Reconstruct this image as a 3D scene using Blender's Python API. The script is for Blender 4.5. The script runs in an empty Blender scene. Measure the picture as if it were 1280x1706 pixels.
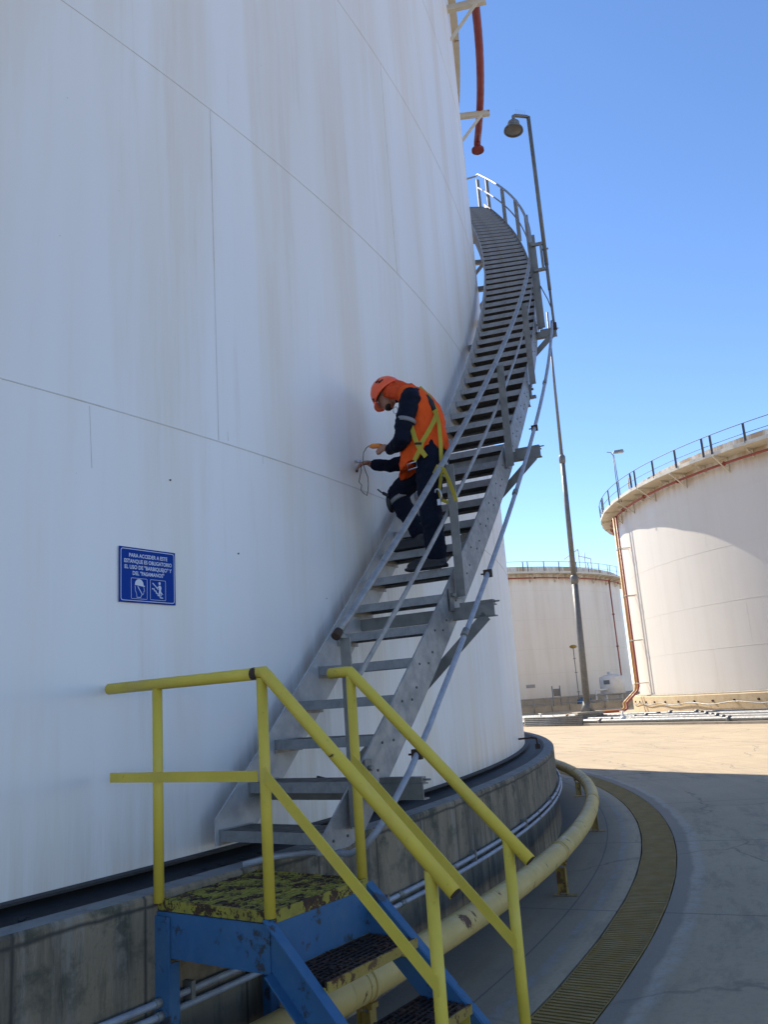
import bpy, bmesh, math, random
from mathutils import Vector, Matrix, noise as mnoise
random.seed(7)
# ------------------------------------------------------------------ camera, world, sun
sc = bpy.context.scene
EZ = 1.72                                   # eye height above the ground
FPX, PITCH, ROLL = 1377.044, 0.2234922, -0.0712774
def cam_axes():
    cp, sp = math.cos(PITCH), math.sin(PITCH)
    F = Vector((0, cp, sp)); U = Vector((0, -sp, cp)); R = Vector((1, 0, 0))
    cr, sr = math.cos(ROLL), math.sin(ROLL)
    return F, R*cr + U*sr, U*cr - R*sr
F_, R_, U_ = cam_axes()
cd = bpy.data.cameras.new('camera'); cam = bpy.data.objects.new('camera', cd)
sc.collection.objects.link(cam); sc.camera = cam
m = Matrix((R_, U_, -F_)).transposed().to_4x4(); m.translation = (0, 0, EZ)
cam.matrix_world = m
cd.sensor_fit = 'HORIZONTAL'; cd.sensor_width = 36; cd.lens = FPX/1280*36
cd.clip_start = .05; cd.clip_end = 5000

SUN_EL = math.radians(43); SDX, SDY = -.545, .839      # direction towards the sun
w = bpy.data.worlds.new('World'); sc.world = w; w.use_nodes = True
nt = w.node_tree; nt.nodes.clear()
sky = nt.nodes.new('ShaderNodeTexSky'); sky.sky_type = 'NISHITA'; sky.sun_disc = False
sky.sun_elevation = SUN_EL; sky.sun_rotation = math.atan2(SDX, SDY); sky.dust_density = .05; sky.air_density = .85; sky.ozone_density = 2.2; sky.altitude = 1500
bg = nt.nodes.new('ShaderNodeBackground'); bg.inputs[1].default_value = .106
wo = nt.nodes.new('ShaderNodeOutputWorld')
tint = nt.nodes.new('ShaderNodeMix'); tint.data_type = 'RGBA'; tint.blend_type = 'MULTIPLY'; tint.inputs[0].default_value = 1; tint.inputs[7].default_value = (1.0, .895, .85, 1)
nt.links.new(sky.outputs[0], tint.inputs[6]); hs = nt.nodes.new('ShaderNodeHueSaturation'); hs.inputs['Saturation'].default_value = 1.18; hs.inputs['Value'].default_value = 1.0
nt.links.new(tint.outputs[2], hs.inputs['Color']); nt.links.new(hs.outputs[0], bg.inputs[0]); nt.links.new(bg.outputs[0], wo.inputs[0])
sl = bpy.data.lights.new('sun', 'SUN'); sl.energy = 3.0; sl.angle = math.radians(.5); sl.color = (1, .92, .80)
so = bpy.data.objects.new('sun', sl); sc.collection.objects.link(so)
sd = Vector((SDX*math.cos(SUN_EL), SDY*math.cos(SUN_EL), math.sin(SUN_EL)))
so.rotation_euler = sd.to_track_quat('Z', 'Y').to_euler(); so.location = sd*100
sc.view_settings.view_transform = 'Standard'; sc.view_settings.look = 'None'
sc.view_settings.exposure = 1.55; sc.view_settings.gamma = 1
sc.render.resolution_x = 769; sc.render.resolution_y = 1024

# ------------------------------------------------------------------ frames of reference
TC = Vector((-18.092417, 15.573417, 0)); TR = 20.1368; TH0 = -0.7107137
def W(r, th, z):                             # polar point about the near tank, z measured from eye level
    t = TH0 + math.radians(th)
    return Vector((TC.x + r*math.cos(t), TC.y + r*math.sin(t), z + EZ))
def er(th): t = TH0 + math.radians(th); return Vector((math.cos(t), math.sin(t), 0))
def et(th): t = TH0 + math.radians(th); return Vector((-math.sin(t), math.cos(t), 0))
ZV = Vector((0, 0, 1))
def zu(th): return -.29 + .315*(th - 9.13)  # stringer top line

# ------------------------------------------------------------------ mesh builder
class MB:
    def __init__(s): s.v = []; s.f = []; s.sm = []; s.mi = []; s.cur = 0
    def add(s, vs, fs, smooth=False):
        o = len(s.v); s.v += [Vector(p) for p in vs]
        for f in fs: s.f.append([i+o for i in f]); s.sm.append(smooth); s.mi.append(s.cur)
        return s
    def hexa(s, p):                          # 8 points: bottom 4 ccw, top 4
        return s.add(p, [(0,3,2,1),(4,5,6,7),(0,1,5,4),(1,2,6,5),(2,3,7,6),(3,0,4,7)])
    def box(s, c, X, Y, Z):                  # centre and half vectors
        c = Vector(c)
        return s.hexa([c-X-Y-Z, c+X-Y-Z, c+X+Y-Z, c-X+Y-Z, c-X-Y+Z, c+X-Y+Z, c+X+Y+Z, c-X+Y+Z])
    def bar(s, a, b, wv, hv):                # bar a-b with half width and half height vectors
        a = Vector(a); b = Vector(b)
        return s.hexa([a-wv-hv, b-wv-hv, b+wv-hv, a+wv-hv, a-wv+hv, b-wv+hv, b+wv+hv, a+wv+hv])
    def tube(s, path, r, n=12, caps=True, closed=False):
        path = [Vector(p) for p in path]; N = len(path)
        rs = r if isinstance(r, (list, tuple)) else [r]*N
        vs = []; up = None
        for i, p in enumerate(path):
            if closed: d = path[(i+1) % N] - path[i-1]
            else: d = path[min(i+1, N-1)] - path[max(i-1, 0)]
            d.normalize()
            if up is None: up = Vector((0,0,1)) if abs(d.z) < .9 else Vector((1,0,0))
            a = d.cross(up)
            if a.length < 1e-6: a = d.orthogonal()
            a.normalize(); b = a.cross(d).normalized(); up = b
            for k in range(n):
                t = 2*math.pi*k/n; vs.append(p + (a*math.cos(t) + b*math.sin(t))*rs[i])
        fs = []
        for i in range(N if closed else N-1):
            j = (i+1) % N
            for k in range(n): k2 = (k+1) % n; fs.append((i*n+k, j*n+k, j*n+k2, i*n+k2))
        s.add(vs, [f[::-1] for f in fs], True)
        if caps and not closed:
            o = len(s.v) - len(vs)
            s.f.append([o+k for k in range(n)]); s.sm.append(False); s.mi.append(s.cur)
            s.f.append([o+(N-1)*n+k for k in range(n)][::-1]); s.sm.append(False); s.mi.append(s.cur)
        return s
    def cyl(s, a, b, r, n=16): return s.tube([a, b], r, n)
    def section(s, rings, closed_sec=True, smooth=False, caps=True, loop=False):   # loft between rings
        n = len(rings[0]); vs = [p for r in rings for p in r]; fs = []
        M = len(rings)
        for i in range(M if loop else M-1):
            j = (i+1) % M
            for k in range(n if closed_sec else n-1):
                k2 = (k+1) % n; fs.append((i*n+k, i*n+k2, j*n+k2, j*n+k))
        if caps and closed_sec and not loop:
            fs.append(tuple(range(n))[::-1]); fs.append(tuple((M-1)*n+k for k in range(n)))
        return s.add(vs, fs, smooth)
    def ball(s, c, r, sx=1, sy=1, sz=1, n=12, M=None):
        c = Vector(c); vs = []; h = n//2+1
        for i in range(h+1):
            ph = math.pi*i/h
            for k in range(n):
                t = 2*math.pi*k/n
                p = Vector((math.sin(ph)*math.cos(t)*r*sx, math.sin(ph)*math.sin(t)*r*sy, math.cos(ph)*r*sz))
                if M: p = M @ p
                vs.append(c+p)
        fs = [(i*n+k, (i+1)*n+k, (i+1)*n+(k+1) % n, i*n+(k+1) % n) for i in range(h) for k in range(n)]
        return s.add(vs, fs, True)
    def build(s, name, mat, parent=None, origin=None, weld=False):
        me = bpy.data.meshes.new(name)
        o = bpy.data.objects.new(name, me); sc.collection.objects.link(o)
        org = Vector(origin) if origin is not None else (parent.location.copy() if parent else Vector((0,0,0)))
        me.from_pydata([v-org for v in s.v], [], s.f)
        me.polygons.foreach_set('use_smooth', s.sm)
        for mt in (mat if isinstance(mat, (list, tuple)) else [mat]): me.materials.append(mt)
        me.polygons.foreach_set('material_index', s.mi)
        bm = bmesh.new(); bm.from_mesh(me)
        if weld: bmesh.ops.remove_doubles(bm, verts=bm.verts, dist=1e-5)
        bmesh.ops.recalc_face_normals(bm, faces=bm.faces)
        bm.to_mesh(me); bm.free()
        if parent: o.parent = parent
        else: o.location = org
        if parent and origin is not None: o.location = org - wloc(parent)
        return o
def wloc(o):
    v = o.location.copy()
    while o.parent: o = o.parent; v += o.location
    return v
def bld(mb, name, mat, parent, **k):         # part whose parent sits anywhere: keep world positions
    pl = wloc(parent); o = mb.build(name, mat, None, origin=pl); o.location = (0,0,0); o.parent = parent; return o
def tag(o, label=None, cat=None, group=None, kind=None):
    if label: o['label'] = label
    if cat: o['category'] = cat
    if group: o['group'] = group
    if kind: o['kind'] = kind
    return o
def thing(name, label, cat, loc, group=None):
    o = bpy.data.objects.new(name, None); sc.collection.objects.link(o); o.location = loc; o.empty_display_size = .2
    return tag(o, label, cat, group)
def arc(r, t0, t1, z, step=1.0):
    n = max(2, int(abs(t1-t0)/step)+1)
    return [W(r, t0+(t1-t0)*i/(n-1), z) for i in range(n)]

# ------------------------------------------------------------------ materials
class Mt:
    def __init__(s, name, col, rough=.6, metal=0, spec=.5):
        s.m = bpy.data.materials.new(name); s.m.use_nodes = True; s.t = s.m.node_tree; s.n = s.t.nodes
        s.b = s.n['Principled BSDF']; s.b.inputs['Roughness'].default_value = rough; s.b.inputs['Metallic'].default_value = metal
        s.b.inputs['Specular IOR Level'].default_value = spec
        s.col = None; s.base = col; s.b.inputs['Base Color'].default_value = (*col, 1)
        s.co = s.n.new('ShaderNodeTexCoord').outputs['Object']; s.h = None
    def L(s, a, b): s.t.links.new(a, b)
    def math(s, op, a, b=None, c=None, clamp=False):
        n = s.n.new('ShaderNodeMath'); n.operation = op; n.use_clamp = clamp
        for i, x in enumerate((a, b, c)):
            if x is None: continue
            if isinstance(x, (int, float)): n.inputs[i].default_value = x
            else: s.L(x, n.inputs[i])
        return n.outputs[0]
    def vec(s, x, y, z):
        n = s.n.new('ShaderNodeCombineXYZ')
        for i, q in enumerate((x, y, z)):
            if isinstance(q, (int, float)): n.inputs[i].default_value = q
            else: s.L(q, n.inputs[i])
        return n.outputs[0]
    def xyz(s):
        n = s.n.new('ShaderNodeSeparateXYZ'); s.L(s.co, n.inputs[0]); return n.outputs
    def scale(s, v, sc_):
        n = s.n.new('ShaderNodeVectorMath'); n.operation = 'MULTIPLY'; s.L(v, n.inputs[0]); n.inputs[1].default_value = sc_; return n.outputs[0]
    def noise(s, scale=1, detail=6, rough=.6, v=None, dist=0, off=0):
        n = s.n.new('ShaderNodeTexNoise'); n.inputs['Scale'].default_value = scale; n.inputs['Detail'].default_value = detail
        n.inputs['Roughness'].default_value = rough; n.inputs['Distortion'].default_value = dist
        v = v if v is not None else s.co
        if off:
            a = s.n.new('ShaderNodeVectorMath'); a.operation = 'ADD'; s.L(v, a.inputs[0]); a.inputs[1].default_value = (off, off*1.7, off*.6); v = a.outputs[0]
        s.L(v, n.inputs['Vector']); return n.outputs['Fac']
    def ramp(s, f, a, b, va=0., vb=1.):
        n = s.n.new('ShaderNodeMapRange'); n.clamp = True
        s.L(f, n.inputs[0]); n.inputs[1].default_value = a; n.inputs[2].default_value = b; n.inputs[3].default_value = va; n.inputs[4].default_value = vb
        return n.outputs[0]
    def mix(s, fac, col):                      # lay a colour over what is there
        n = s.n.new('ShaderNodeMix'); n.data_type = 'RGBA'
        if isinstance(fac, (int, float)): n.inputs[0].default_value = fac
        else: s.L(fac, n.inputs[0])
        if s.col is None: n.inputs[6].default_value = (*s.base, 1)
        else: s.L(s.col, n.inputs[6])
        n.inputs[7].default_value = (*col, 1)
        s.col = n.outputs[2]; s.L(s.col, s.b.inputs['Base Color']); return s
    def bump(s, f, st=.3, dist=.01):
        n = s.n.new('ShaderNodeBump'); n.inputs['Strength'].default_value = st; n.inputs['Distance'].default_value = dist
        s.L(f, n.inputs['Height'])
        if s.h is not None: s.L(s.h, n.inputs['Normal'])
        s.h = n.outputs[0]; s.L(s.h, s.b.inputs['Normal']); return s
    def rgh(s, f, a, b): s.L(s.ramp(f, .3, .7, a, b), s.b.inputs['Roughness']); return s

def shell_mat(name, base, R, dirt, strong=1., rough=.42, stair=False, top=0):
    q = Mt(name, base, rough); x, y, z = q.xyz()
    ang = q.math('MULTIPLY', q.math('ARCTAN2', y, x), R)
    vs = q.vec(ang, q.math('MULTIPLY', z, .06), 0)          # long vertical streaks
    broad = q.noise(.55, 4, .6, vs, off=3.1); fine = q.noise(5.5, 6, .7, vs, off=9.3)
    cloud = q.noise(.5, 5, .55, q.vec(ang, z, 0), off=5)
    q.mix(q.ramp(broad, .45, .72, 0, .55*strong), dirt[0])
    q.mix(q.ramp(q.noise(1.7, 5, .6, vs, off=13), .50, .68, 0, .5*strong), dirt[0])
    q.mix(q.ramp(fine, .56, .8, 0, .30*strong), dirt[1])
    q.mix(q.ramp(cloud, .35, .7, 0, .25*strong), dirt[2])
    if top:
        q.mix(q.math('MULTIPLY', q.ramp(z, top-1.1, top), q.ramp(q.noise(2.2, 6, .7, vs, off=61), .42, .58, 0, .85)), (.36, .22, .10))
    # run-off dirt just above the foot of the shell
    foot = q.math('MULTIPLY', q.ramp(z, .0, .55, 1, 0), q.ramp(q.noise(7, 5, .7, vs, off=21), .35, .7, .15, 1))
    q.mix(q.math('MULTIPLY', foot, .55*strong), dirt[1])
    if stair:
        th = q.math('SUBTRACT', q.math('MULTIPLY', q.math('ARCTAN2', y, x), 57.29578), math.degrees(TH0))
        dz = q.math('SUBTRACT', q.math('MULTIPLY_ADD', th, .315, -.29-.315*9.13+.72+.05), z)
        s1 = q.math('MULTIPLY', q.math('MULTIPLY', q.ramp(dz, -.12, .1), q.ramp(dz, .2, 1.5, 1, 0)), q.math('MULTIPLY', q.ramp(th, 7.5, 9), q.ramp(th, 34, 40, 1, 0)))
        st1 = q.ramp(q.noise(9, 6, .7, vs, off=17), .40, .66)
        q.mix(q.math('MULTIPLY', q.math('MULTIPLY', s1, st1), .5), (.36, .27, .19))
    spots = q.math('MULTIPLY', q.ramp(q.noise(26, 2, .5, q.vec(ang, z, 0), off=40), .785, .80), .6)
    q.mix(spots, (.06, .05, .04))
    q.bump(q.noise(.8, 2, .5, q.vec(ang, z, 0)), .12, .05)
    q.bump(q.noise(60, 3, .6, q.vec(ang, z, 0)), .05, .002)
    q.rgh(cloud, rough-.08, rough+.12)
    return q.m
M_shell = shell_mat('weathered_white_paint', (.85, .84, .82), TR, ((.74, .64, .49), (.56, .44, .30), (.82, .82, .82)), 1.25, .40, True)
M_shell2 = shell_mat('sunny_cream_paint', (.62, .575, .51), 18, ((.56, .51, .43), (.50, .43, .34), (.58, .55, .50)), .7, .5, top=10.3)
M_shell3 = shell_mat('far_cream_paint', (.74, .70, .63), 16.5, ((.62, .56, .47), (.52, .43, .32), (.66, .62, .55)), .9, .5, top=10.2)

def galv_mat(name, base, dark, sc_=14, metal=.35):
    q = Mt(name, base, .5, metal); n1 = q.noise(sc_, 5, .65); n2 = q.noise(3, 4, .6, off=4)
    q.mix(q.ramp(n1, .4, .65, 0, .6), dark); q.mix(q.ramp(n2, .5, .7, 0, .5), (base[0]*1.35, base[1]*1.35, base[2]*1.33))
    q.mix(q.ramp(q.noise(9, 6, .75, off=12), .66, .74, 0, .55), (.16, .09, .045))
    q.rgh(n1, .38, .62); q.bump(n1, .12, .003); return q.m
M_galv = galv_mat('galvanized_steel', (.29, .29, .29), (.17, .17, .17))
M_galv_l = galv_mat('pale_galvanized_plate', (.42, .42, .42), (.27, .265, .26), 7, .15)
M_tread = galv_mat('dark_tread_steel', (.085, .08, .072), (.05, .047, .042), 12, .1)  # darker steel for the tread plates and the ribs beneath
M_galv_d = galv_mat('dull_galvanized_steel', (.21, .205, .19), (.13, .125, .11), 9, .25)
M_conduit = galv_mat('grey_conduit', (.33, .35, .39), (.22, .23, .27), 18, .1)
M_pole = galv_mat('grey_pole', (.16, .155, .145), (.11, .105, .095), 8, .1)

def paint(name, col, rust=(.09, .035, .012), amt=.66, rough=.45, sc_=6, dirt=None, width=.03, arcs=None):
    q = Mt(name, col, rough); n = q.noise(sc_, 8, .68, off=2)
    if dirt: q.mix(q.ramp(q.noise(4, 6, .65, off=15), .45, .75, 0, .6), dirt)
    q.mix(q.ramp(q.noise(1.2, 3, .5, off=31), .35, .75, 0, .25), (col[0]*.72, col[1]*.7, col[2]*.65))
    q.mix(q.ramp(n, amt-.03, amt, 0, .5), (col[0]*.45, col[1]*.38, col[2]*.3))
    q.mix(q.ramp(n, amt, amt+width*.4, 0, 1), rust)
    q.mix(q.ramp(q.noise(38, 5, .7, off=71), .66, .70, 0, .55), (col[0]*.4, col[1]*.33, col[2]*.3+.01))
    q.mix(q.ramp(q.noise(2.6, 5, .65, off=81), .5, .75, 0, .35), (min(1, col[0]*1.25+.02), min(1, col[1]*1.25+.02), col[2]*1.4+.03))
    q.bump(q.ramp(n, amt-.01, amt+width, 1, 0), .25, .002); q.bump(q.noise(70, 3, .6), .10, .0015); q.rgh(q.noise(8, 4, .6, off=91), rough-.1, min(1, rough+.25))
    if arcs:
        x, y, z = q.xyz(); C_ = TC - arcs; an = q.math('ARCTAN2', q.math('SUBTRACT', y, C_.y), q.math('SUBTRACT', x, C_.x))
        q.mix(q.math('MULTIPLY', q.ramp(q.noise(1, 5, .6, q.vec(q.math('MULTIPLY', an, 260), q.math('MULTIPLY', z, 7), 0)), .63, .65), .95), rust)
    return q.m
M_yellow = paint('yellow_paint', (.70, .52, .055), amt=.685, dirt=(.54, .39, .07), rough=.5)
M_stand = paint('dirty_yellow_stand', (.30, .19, .035), amt=.55, dirt=(.14, .07, .02))
M_blue = paint('blue_paint', (.030, .115, .24), rust=(.04, .04, .045), amt=.60, dirt=(.09, .17, .25), rough=.5, sc_=9)
q = Mt('flaking_yellow_paint', (.33, .27, .035), .8); ragged = q.math('ADD', q.noise(9, 6, .65, off=2), q.math('MULTIPLY', q.math('SUBTRACT', q.noise(60, 4, .7, off=5), .5), .5))
q.mix(q.ramp(q.noise(11, 6, .7, off=8), .45, .7, 0, .7), (.15, .105, .03)); q.mix(q.ramp(ragged, .50, .54), (.045, .02, .01)); q.mix(q.math('MULTIPLY', q.ramp(ragged, .54, .58), q.ramp(q.noise(30, 3), .45, .6)), (.10, .04, .015))
q.bump(q.ramp(ragged, .5, .54, 1, 0), .5, .004); M_grate_y = q.m
M_grate_r = paint('rusty_steel', (.060, .026, .013), rust=(.02, .010, .007), amt=.5, sc_=14, rough=.85, dirt=(.09, .05, .015))
M_nose_r = paint('rusty_yellow_edge', (.36, .25, .05), rust=(.09, .035, .012), amt=.55, sc_=22, rough=.75, dirt=(.2, .12, .03))
M_drain = paint('faded_yellow_grate', (.34, .21, .055), rust=(.08, .05, .02), amt=.75, sc_=6, rough=.7, dirt=(.13, .09, .035))
M_creampipe = paint('cream_pipe_paint', (.62, .43, .14), rust=(.10, .035, .012), amt=.64, sc_=4.2, rough=.5, arcs=W(20.96, 15, -1.72), dirt=(.48, .31, .11))
M_red = paint('red_paint', (.21, .024, .026), rust=(.10, .03, .02), amt=.72, rough=.4, dirt=(.22, .04, .035))
M_redor = paint('red_orange_paint', (.28, .055, .035), amt=.75, dirt=(.20, .05, .035))
M_orangep = paint('orange_yellow_paint', (.50, .27, .07), amt=.75, dirt=(.40, .22, .07))
M_cream = paint('cream_steel_paint', (.60, .56, .46), rust=(.25, .13, .05), amt=.66, sc_=4, dirt=(.48, .40, .28))
M_whitep = paint('white_steel_paint', (.62, .62, .60), rust=(.30, .22, .15), amt=.74, dirt=(.50, .48, .44))
M_dkrail = Mt('dark_rail_paint', (.10, .105, .11), .6).m
M_rust = paint('rusty_cap', (.05, .028, .018), amt=.6, rough=.8)
M_black = Mt('black_rubber', (.012, .012, .014), .6).m

def wall_mat():
    q = Mt('stained_concrete', (.22, .17, .11), .85); x, y, z = q.xyz()
    ang = q.math('MULTIPLY', q.math('ARCTAN2', y, x), 20.57)
    va = q.vec(ang, z, 0); vs = q.vec(ang, q.math('MULTIPLY', z, .12), 0)
    q.mix(q.ramp(q.noise(1.3, 6, .6, va, off=1), .4, .65, 0, .7), (.30, .23, .145))
    q.mix(q.ramp(q.noise(3.2, 7, .7, vs, off=6), .46, .60, 0, .8), (.065, .058, .045))
    q.mix(q.ramp(q.noise(7, 7, .75, vs, off=16), .52, .64, 0, .6), (.30, .27, .22))
    q.mix(q.ramp(q.noise(13, 7, .8, vs, off=36), .55, .64, 0, .4), (.05, .045, .037))
    q.mix(q.math('MULTIPLY', q.ramp(q.noise(5, 6, .7, va, off=26), .5, .62), q.ramp(z, .30, .90, .1, .85)), (.055, .058, .038))
    # formwork joints
    jx = q.math('ABSOLUTE', q.math('SUBTRACT', q.math('FRACT', q.math('MULTIPLY', ang, 1/.62)), .5))
    wob = q.math('MULTIPLY', q.noise(6, 3, .5, va, off=2), .03)
    jz = q.math('ABSOLUTE', q.math('SUBTRACT', q.math('FRACT', q.math('MULTIPLY', q.math('ADD', z, wob), 1/.46)), .5))
    j = q.math('MAXIMUM', q.ramp(jx, .478, .497), q.ramp(jz, .470, .495))
    q.mix(q.math('MULTIPLY', j, .85), (.04, .036, .03))
    q.mix(q.ramp(q.noise(30, 3, .5, q.vec(ang, q.math('MULTIPLY', z, .4), 0), off=3), .76, .80, 0, .7), (.5, .5, .47))
    q.bump(q.noise(9, 8, .7, va), .5, .012); q.bump(j, -.3, .01) if False else None
    return q.m
M_wall = wall_mat()
def conc(name, base, a, b, sc_=2., rough=.85):
    q = Mt(name, base, rough); q.mix(q.ramp(q.noise(sc_, 7, .65), .4, .65, 0, .8), a); q.mix(q.ramp(q.noise(sc_*3, 7, .7, off=7), .5, .7, 0, .7), b)
    q.bump(q.noise(25, 6, .7), .4, .006); return q.m
M_walltop = conc('grey_cement_coping', (.20, .20, .195), (.25, .245, .235), (.09, .088, .082), 3)
M_tar = conc('black_bitumen', (.022, .021, .021), (.035, .034, .034), (.012, .012, .012), 4, .7)
M_oldconc = conc('sandy_concrete', (.34, .30, .23), (.42, .36, .27), (.24, .19, .12), 1.2)
M_greyconc = conc('weathered_grey_concrete', (.36, .31, .24), (.42, .37, .29), (.25, .21, .16), 1.2)
M_tank2base = conc('yellowish_concrete', (.50, .38, .22), (.58, .46, .29), (.38, .26, .13), 1.0)

def ground_mat():
    q = Mt('concrete_paving', (.56, .435, .275), .85); x, y, z = q.xyz()
    r = q.math('SQRT', q.math('ADD', q.math('MULTIPLY', x, x), q.math('MULTIPLY', y, y)))
    ang = q.math('MULTIPLY', q.math('ARCTAN2', y, x), 22)
    va = q.vec(ang, r, 0)
    q.mix(q.ramp(q.noise(.35, 7, .65, off=2), .38, .66, 0, .75), (.46, .355, .225))
    q.mix(q.ramp(q.noise(1.1, 8, .7, off=8), .45, .72, 0, .6), (.63, .50, .325))
    # sweeping marks that follow the tank
    sweep = q.noise(1.0, 6, .65, q.vec(q.math('MULTIPLY', ang, .16), q.math('MULTIPLY', r, 2.2), 0), off=5)
    q.mix(q.ramp(sweep, .45, .75, 0, .55), (.37, .285, .18))
    # oil and tyre stains beside the channel
    st = q.math('MULTIPLY', q.ramp(q.noise(2.0, 8, .78, q.vec(q.math('MULTIPLY', ang, .5), q.math('MULTIPLY', r, 1.6), 0), off=33), .50, .60), q.ramp(q.noise(.3, 3, .5, off=51), .42, .55))
    q.mix(q.math('MULTIPLY', st, .42), (.13, .11, .09))
    # apron between wall and channel, patched grey, darkened by dirt and painted-in occlusion shade
    wob = q.math('MULTIPLY', q.math('SUBTRACT', q.noise(2.2, 6, .7, off=9), .5), .13)
    rw = q.math('ADD', r, wob)
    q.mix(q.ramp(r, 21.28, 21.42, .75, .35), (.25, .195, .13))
    q.mix(q.ramp(r, 20.6, 20.95, .6, 0), (.07, .065, .06))  # corner shade painted into the colour, darkest at the wall foot
    band = q.math('MULTIPLY', q.ramp(rw, 21.95, 21.98, 1, 0), q.ramp(r, 21.80, 21.81))
    q.mix(q.math('MULTIPLY', band, .75), (.25, .21, .165))
    edge = q.math('MULTIPLY', q.ramp(rw, 21.95, 21.99), q.ramp(rw, 22.03, 22.09, 1, 0))
    q.mix(q.math('MULTIPLY', edge, q.ramp(q.noise(9, 6, .7, off=3), .35, .6, .05, .55)), (.47, .43, .39))
    edge2 = q.math('MULTIPLY', q.ramp(rw, 21.25, 21.27), q.ramp(rw, 21.30, 21.35, 1, 0))
    q.mix(q.math('MULTIPLY', edge2, q.ramp(q.noise(8, 6, .7, off=13), .4, .6, 0, .5)), (.32, .32, .33))
    # slab joints, radial and concentric
    jr = q.math('ABSOLUTE', q.math('SUBTRACT', q.math('FRACT', q.math('MULTIPLY', q.math('ARCTAN2', y, x), 7.3)), .5))
    jc = q.math('ABSOLUTE', q.math('SUBTRACT', q.math('FRACT', q.math('MULTIPLY', q.math('SUBTRACT', r, 21.1), 1/3.6)), .5))
    j = q.math('MAXIMUM', q.ramp(jr, .4955, .498), q.ramp(jc, .4975, .499))
    q.mix(q.math('MULTIPLY', j, .7), (.10, .09, .08))
    # hairline cracks
    wv = q.n.new('ShaderNodeTexVoronoi'); wv.feature = 'DISTANCE_TO_EDGE'; wv.inputs['Scale'].default_value = .33
    nz = q.n.new('ShaderNodeTexNoise'); nz.inputs['Scale'].default_value = 1.2; nz.inputs['Detail'].default_value = 6; q.L(q.co, nz.inputs['Vector'])
    ad = q.n.new('ShaderNodeVectorMath'); ad.operation = 'ADD'; q.L(q.co, ad.inputs[0]); q.L(nz.outputs['Color'], ad.inputs[1]); q.L(ad.outputs[0], wv.inputs['Vector'])
    ck = q.math('MULTIPLY', q.ramp(wv.outputs['Distance'], .0, .008, 1, 0), q.ramp(q.noise(.4, 2, .5, off=77), .42, .5))
    q.mix(q.math('MULTIPLY', ck, .7), (.09, .08, .07))
    q.mix(q.ramp(q.noise(45, 2, .5, off=60), .76, .8, 0, .6), (.06, .055, .05))
    q.mix(q.ramp(q.noise(22, 6, .8, off=44), .50, .68, 0, .35), (.24, .19, .135)); q.mix(q.ramp(q.noise(70, 3, .7, off=64), .62, .72, 0, .45), (.60, .50, .37))
    q.bump(q.noise(6, 8, .7), .5, .012); q.bump(q.noise(60, 4, .7), .4, .004)
    return q.m
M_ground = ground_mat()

# ------------------------------------------------------------------ ground (one sheet, with the drain channel pressed into it)
def revolve(mb, c, prof, n=720, a0=0, a1=360, smooth=False, caps=False):
    full = abs(a1-a0) >= 359.9; rings = []
    for i in range(n if full else n+1):
        a = math.radians(a0 + (a1-a0)*i/n); rings.append([Vector((c.x+r*math.cos(a), c.y+r*math.sin(a), z)) for r, z in prof])
    mb.section(rings, closed_sec=False, smooth=smooth, caps=False, loop=full)
    return mb
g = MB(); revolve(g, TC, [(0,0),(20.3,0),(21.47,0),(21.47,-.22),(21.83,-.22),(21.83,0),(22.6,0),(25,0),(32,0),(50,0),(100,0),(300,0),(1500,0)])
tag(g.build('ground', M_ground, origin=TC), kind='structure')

# ------------------------------------------------------------------ near tank
q = Mt('grey_weld_line', (.62, .60, .57), .6); q.mix(q.ramp(q.noise(3, 6, .7), .48, .62, 0, .8), (.48, .42, .34)); q.mix(q.ramp(q.noise(1.4, 4, .6, off=8), .45, .6, 0, .8), (.70, .69, .67)); M_weld = q.m
tank = thing('storage_tank', 'huge white storage tank filling the left of the picture, with the curved stair on it', 'tank', TC + Vector((0,0,EZ-.74)))
ZB, ZT = EZ-.74, EZ+12.0
b = MB(); revolve(b, TC, [(TR, ZB), (TR, ZB+3), (TR, ZB+6), (TR, ZB+9), (TR, ZT)], smooth=True); b.cur = 1
# material coordinate: object origin sits at the tank foot, so z runs from the foot
SE = [1.646, 4.046, 6.46, 8.93]
for zz in SE:                                              # weld beads and plate joints belong to the shell
    h = .0055 if zz < 3 else .004; revolve(b, TC, [(TR-.004, EZ+zz-h), (TR+.003, EZ+zz-h*.5), (TR+.003, EZ+zz+h*.5), (TR-.004, EZ+zz+h)])
def vseam(th, z0, z1, wd=.003):
    b.box(W(TR, th, (z0+z1)/2), er(th)*.0025, et(th)*wd, ZV*((z1-z0)/2-.008))
for lv, t0, wd in ((1, 8.8, .003), (2, 16.65, .0012)):
    zz = SE + [12]
    for k in range(-6, 14): vseam(t0 + k*17.1, zz[lv-1], zz[lv], wd)
for (r_, t_, z_, dt, dz) in ((TR, 6.15, 1.46, .05, .17), (TR, 4.6, 3.9, .0, .04), (TR, 9.05, 1.70, .01, .03), (TR, 10.0, 1.62, 0, .03), (TR, 16.2, -.05, 0, .16)):
    b.bar(W(r_, t_, z_-dz), W(r_, t_-dt, z_+dz), er(t_)*.0015, et(t_)*.0014)
b.cur = 2
for t_, z_ in ((9.22, .95), (7.65, 1.32)): b.cyl(W(TR-.01, t_, z_), W(TR+.006, t_, z_), .005, 8)
bld(b, 'shell', [M_shell, M_weld, M_rust], tank)
b = MB(); revolve(b, TC, [(TR-.01, ZT-.02), (0, ZT+1.3)], n=180, smooth=True); bld(b, 'roof', M_whitep, tank)
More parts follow.
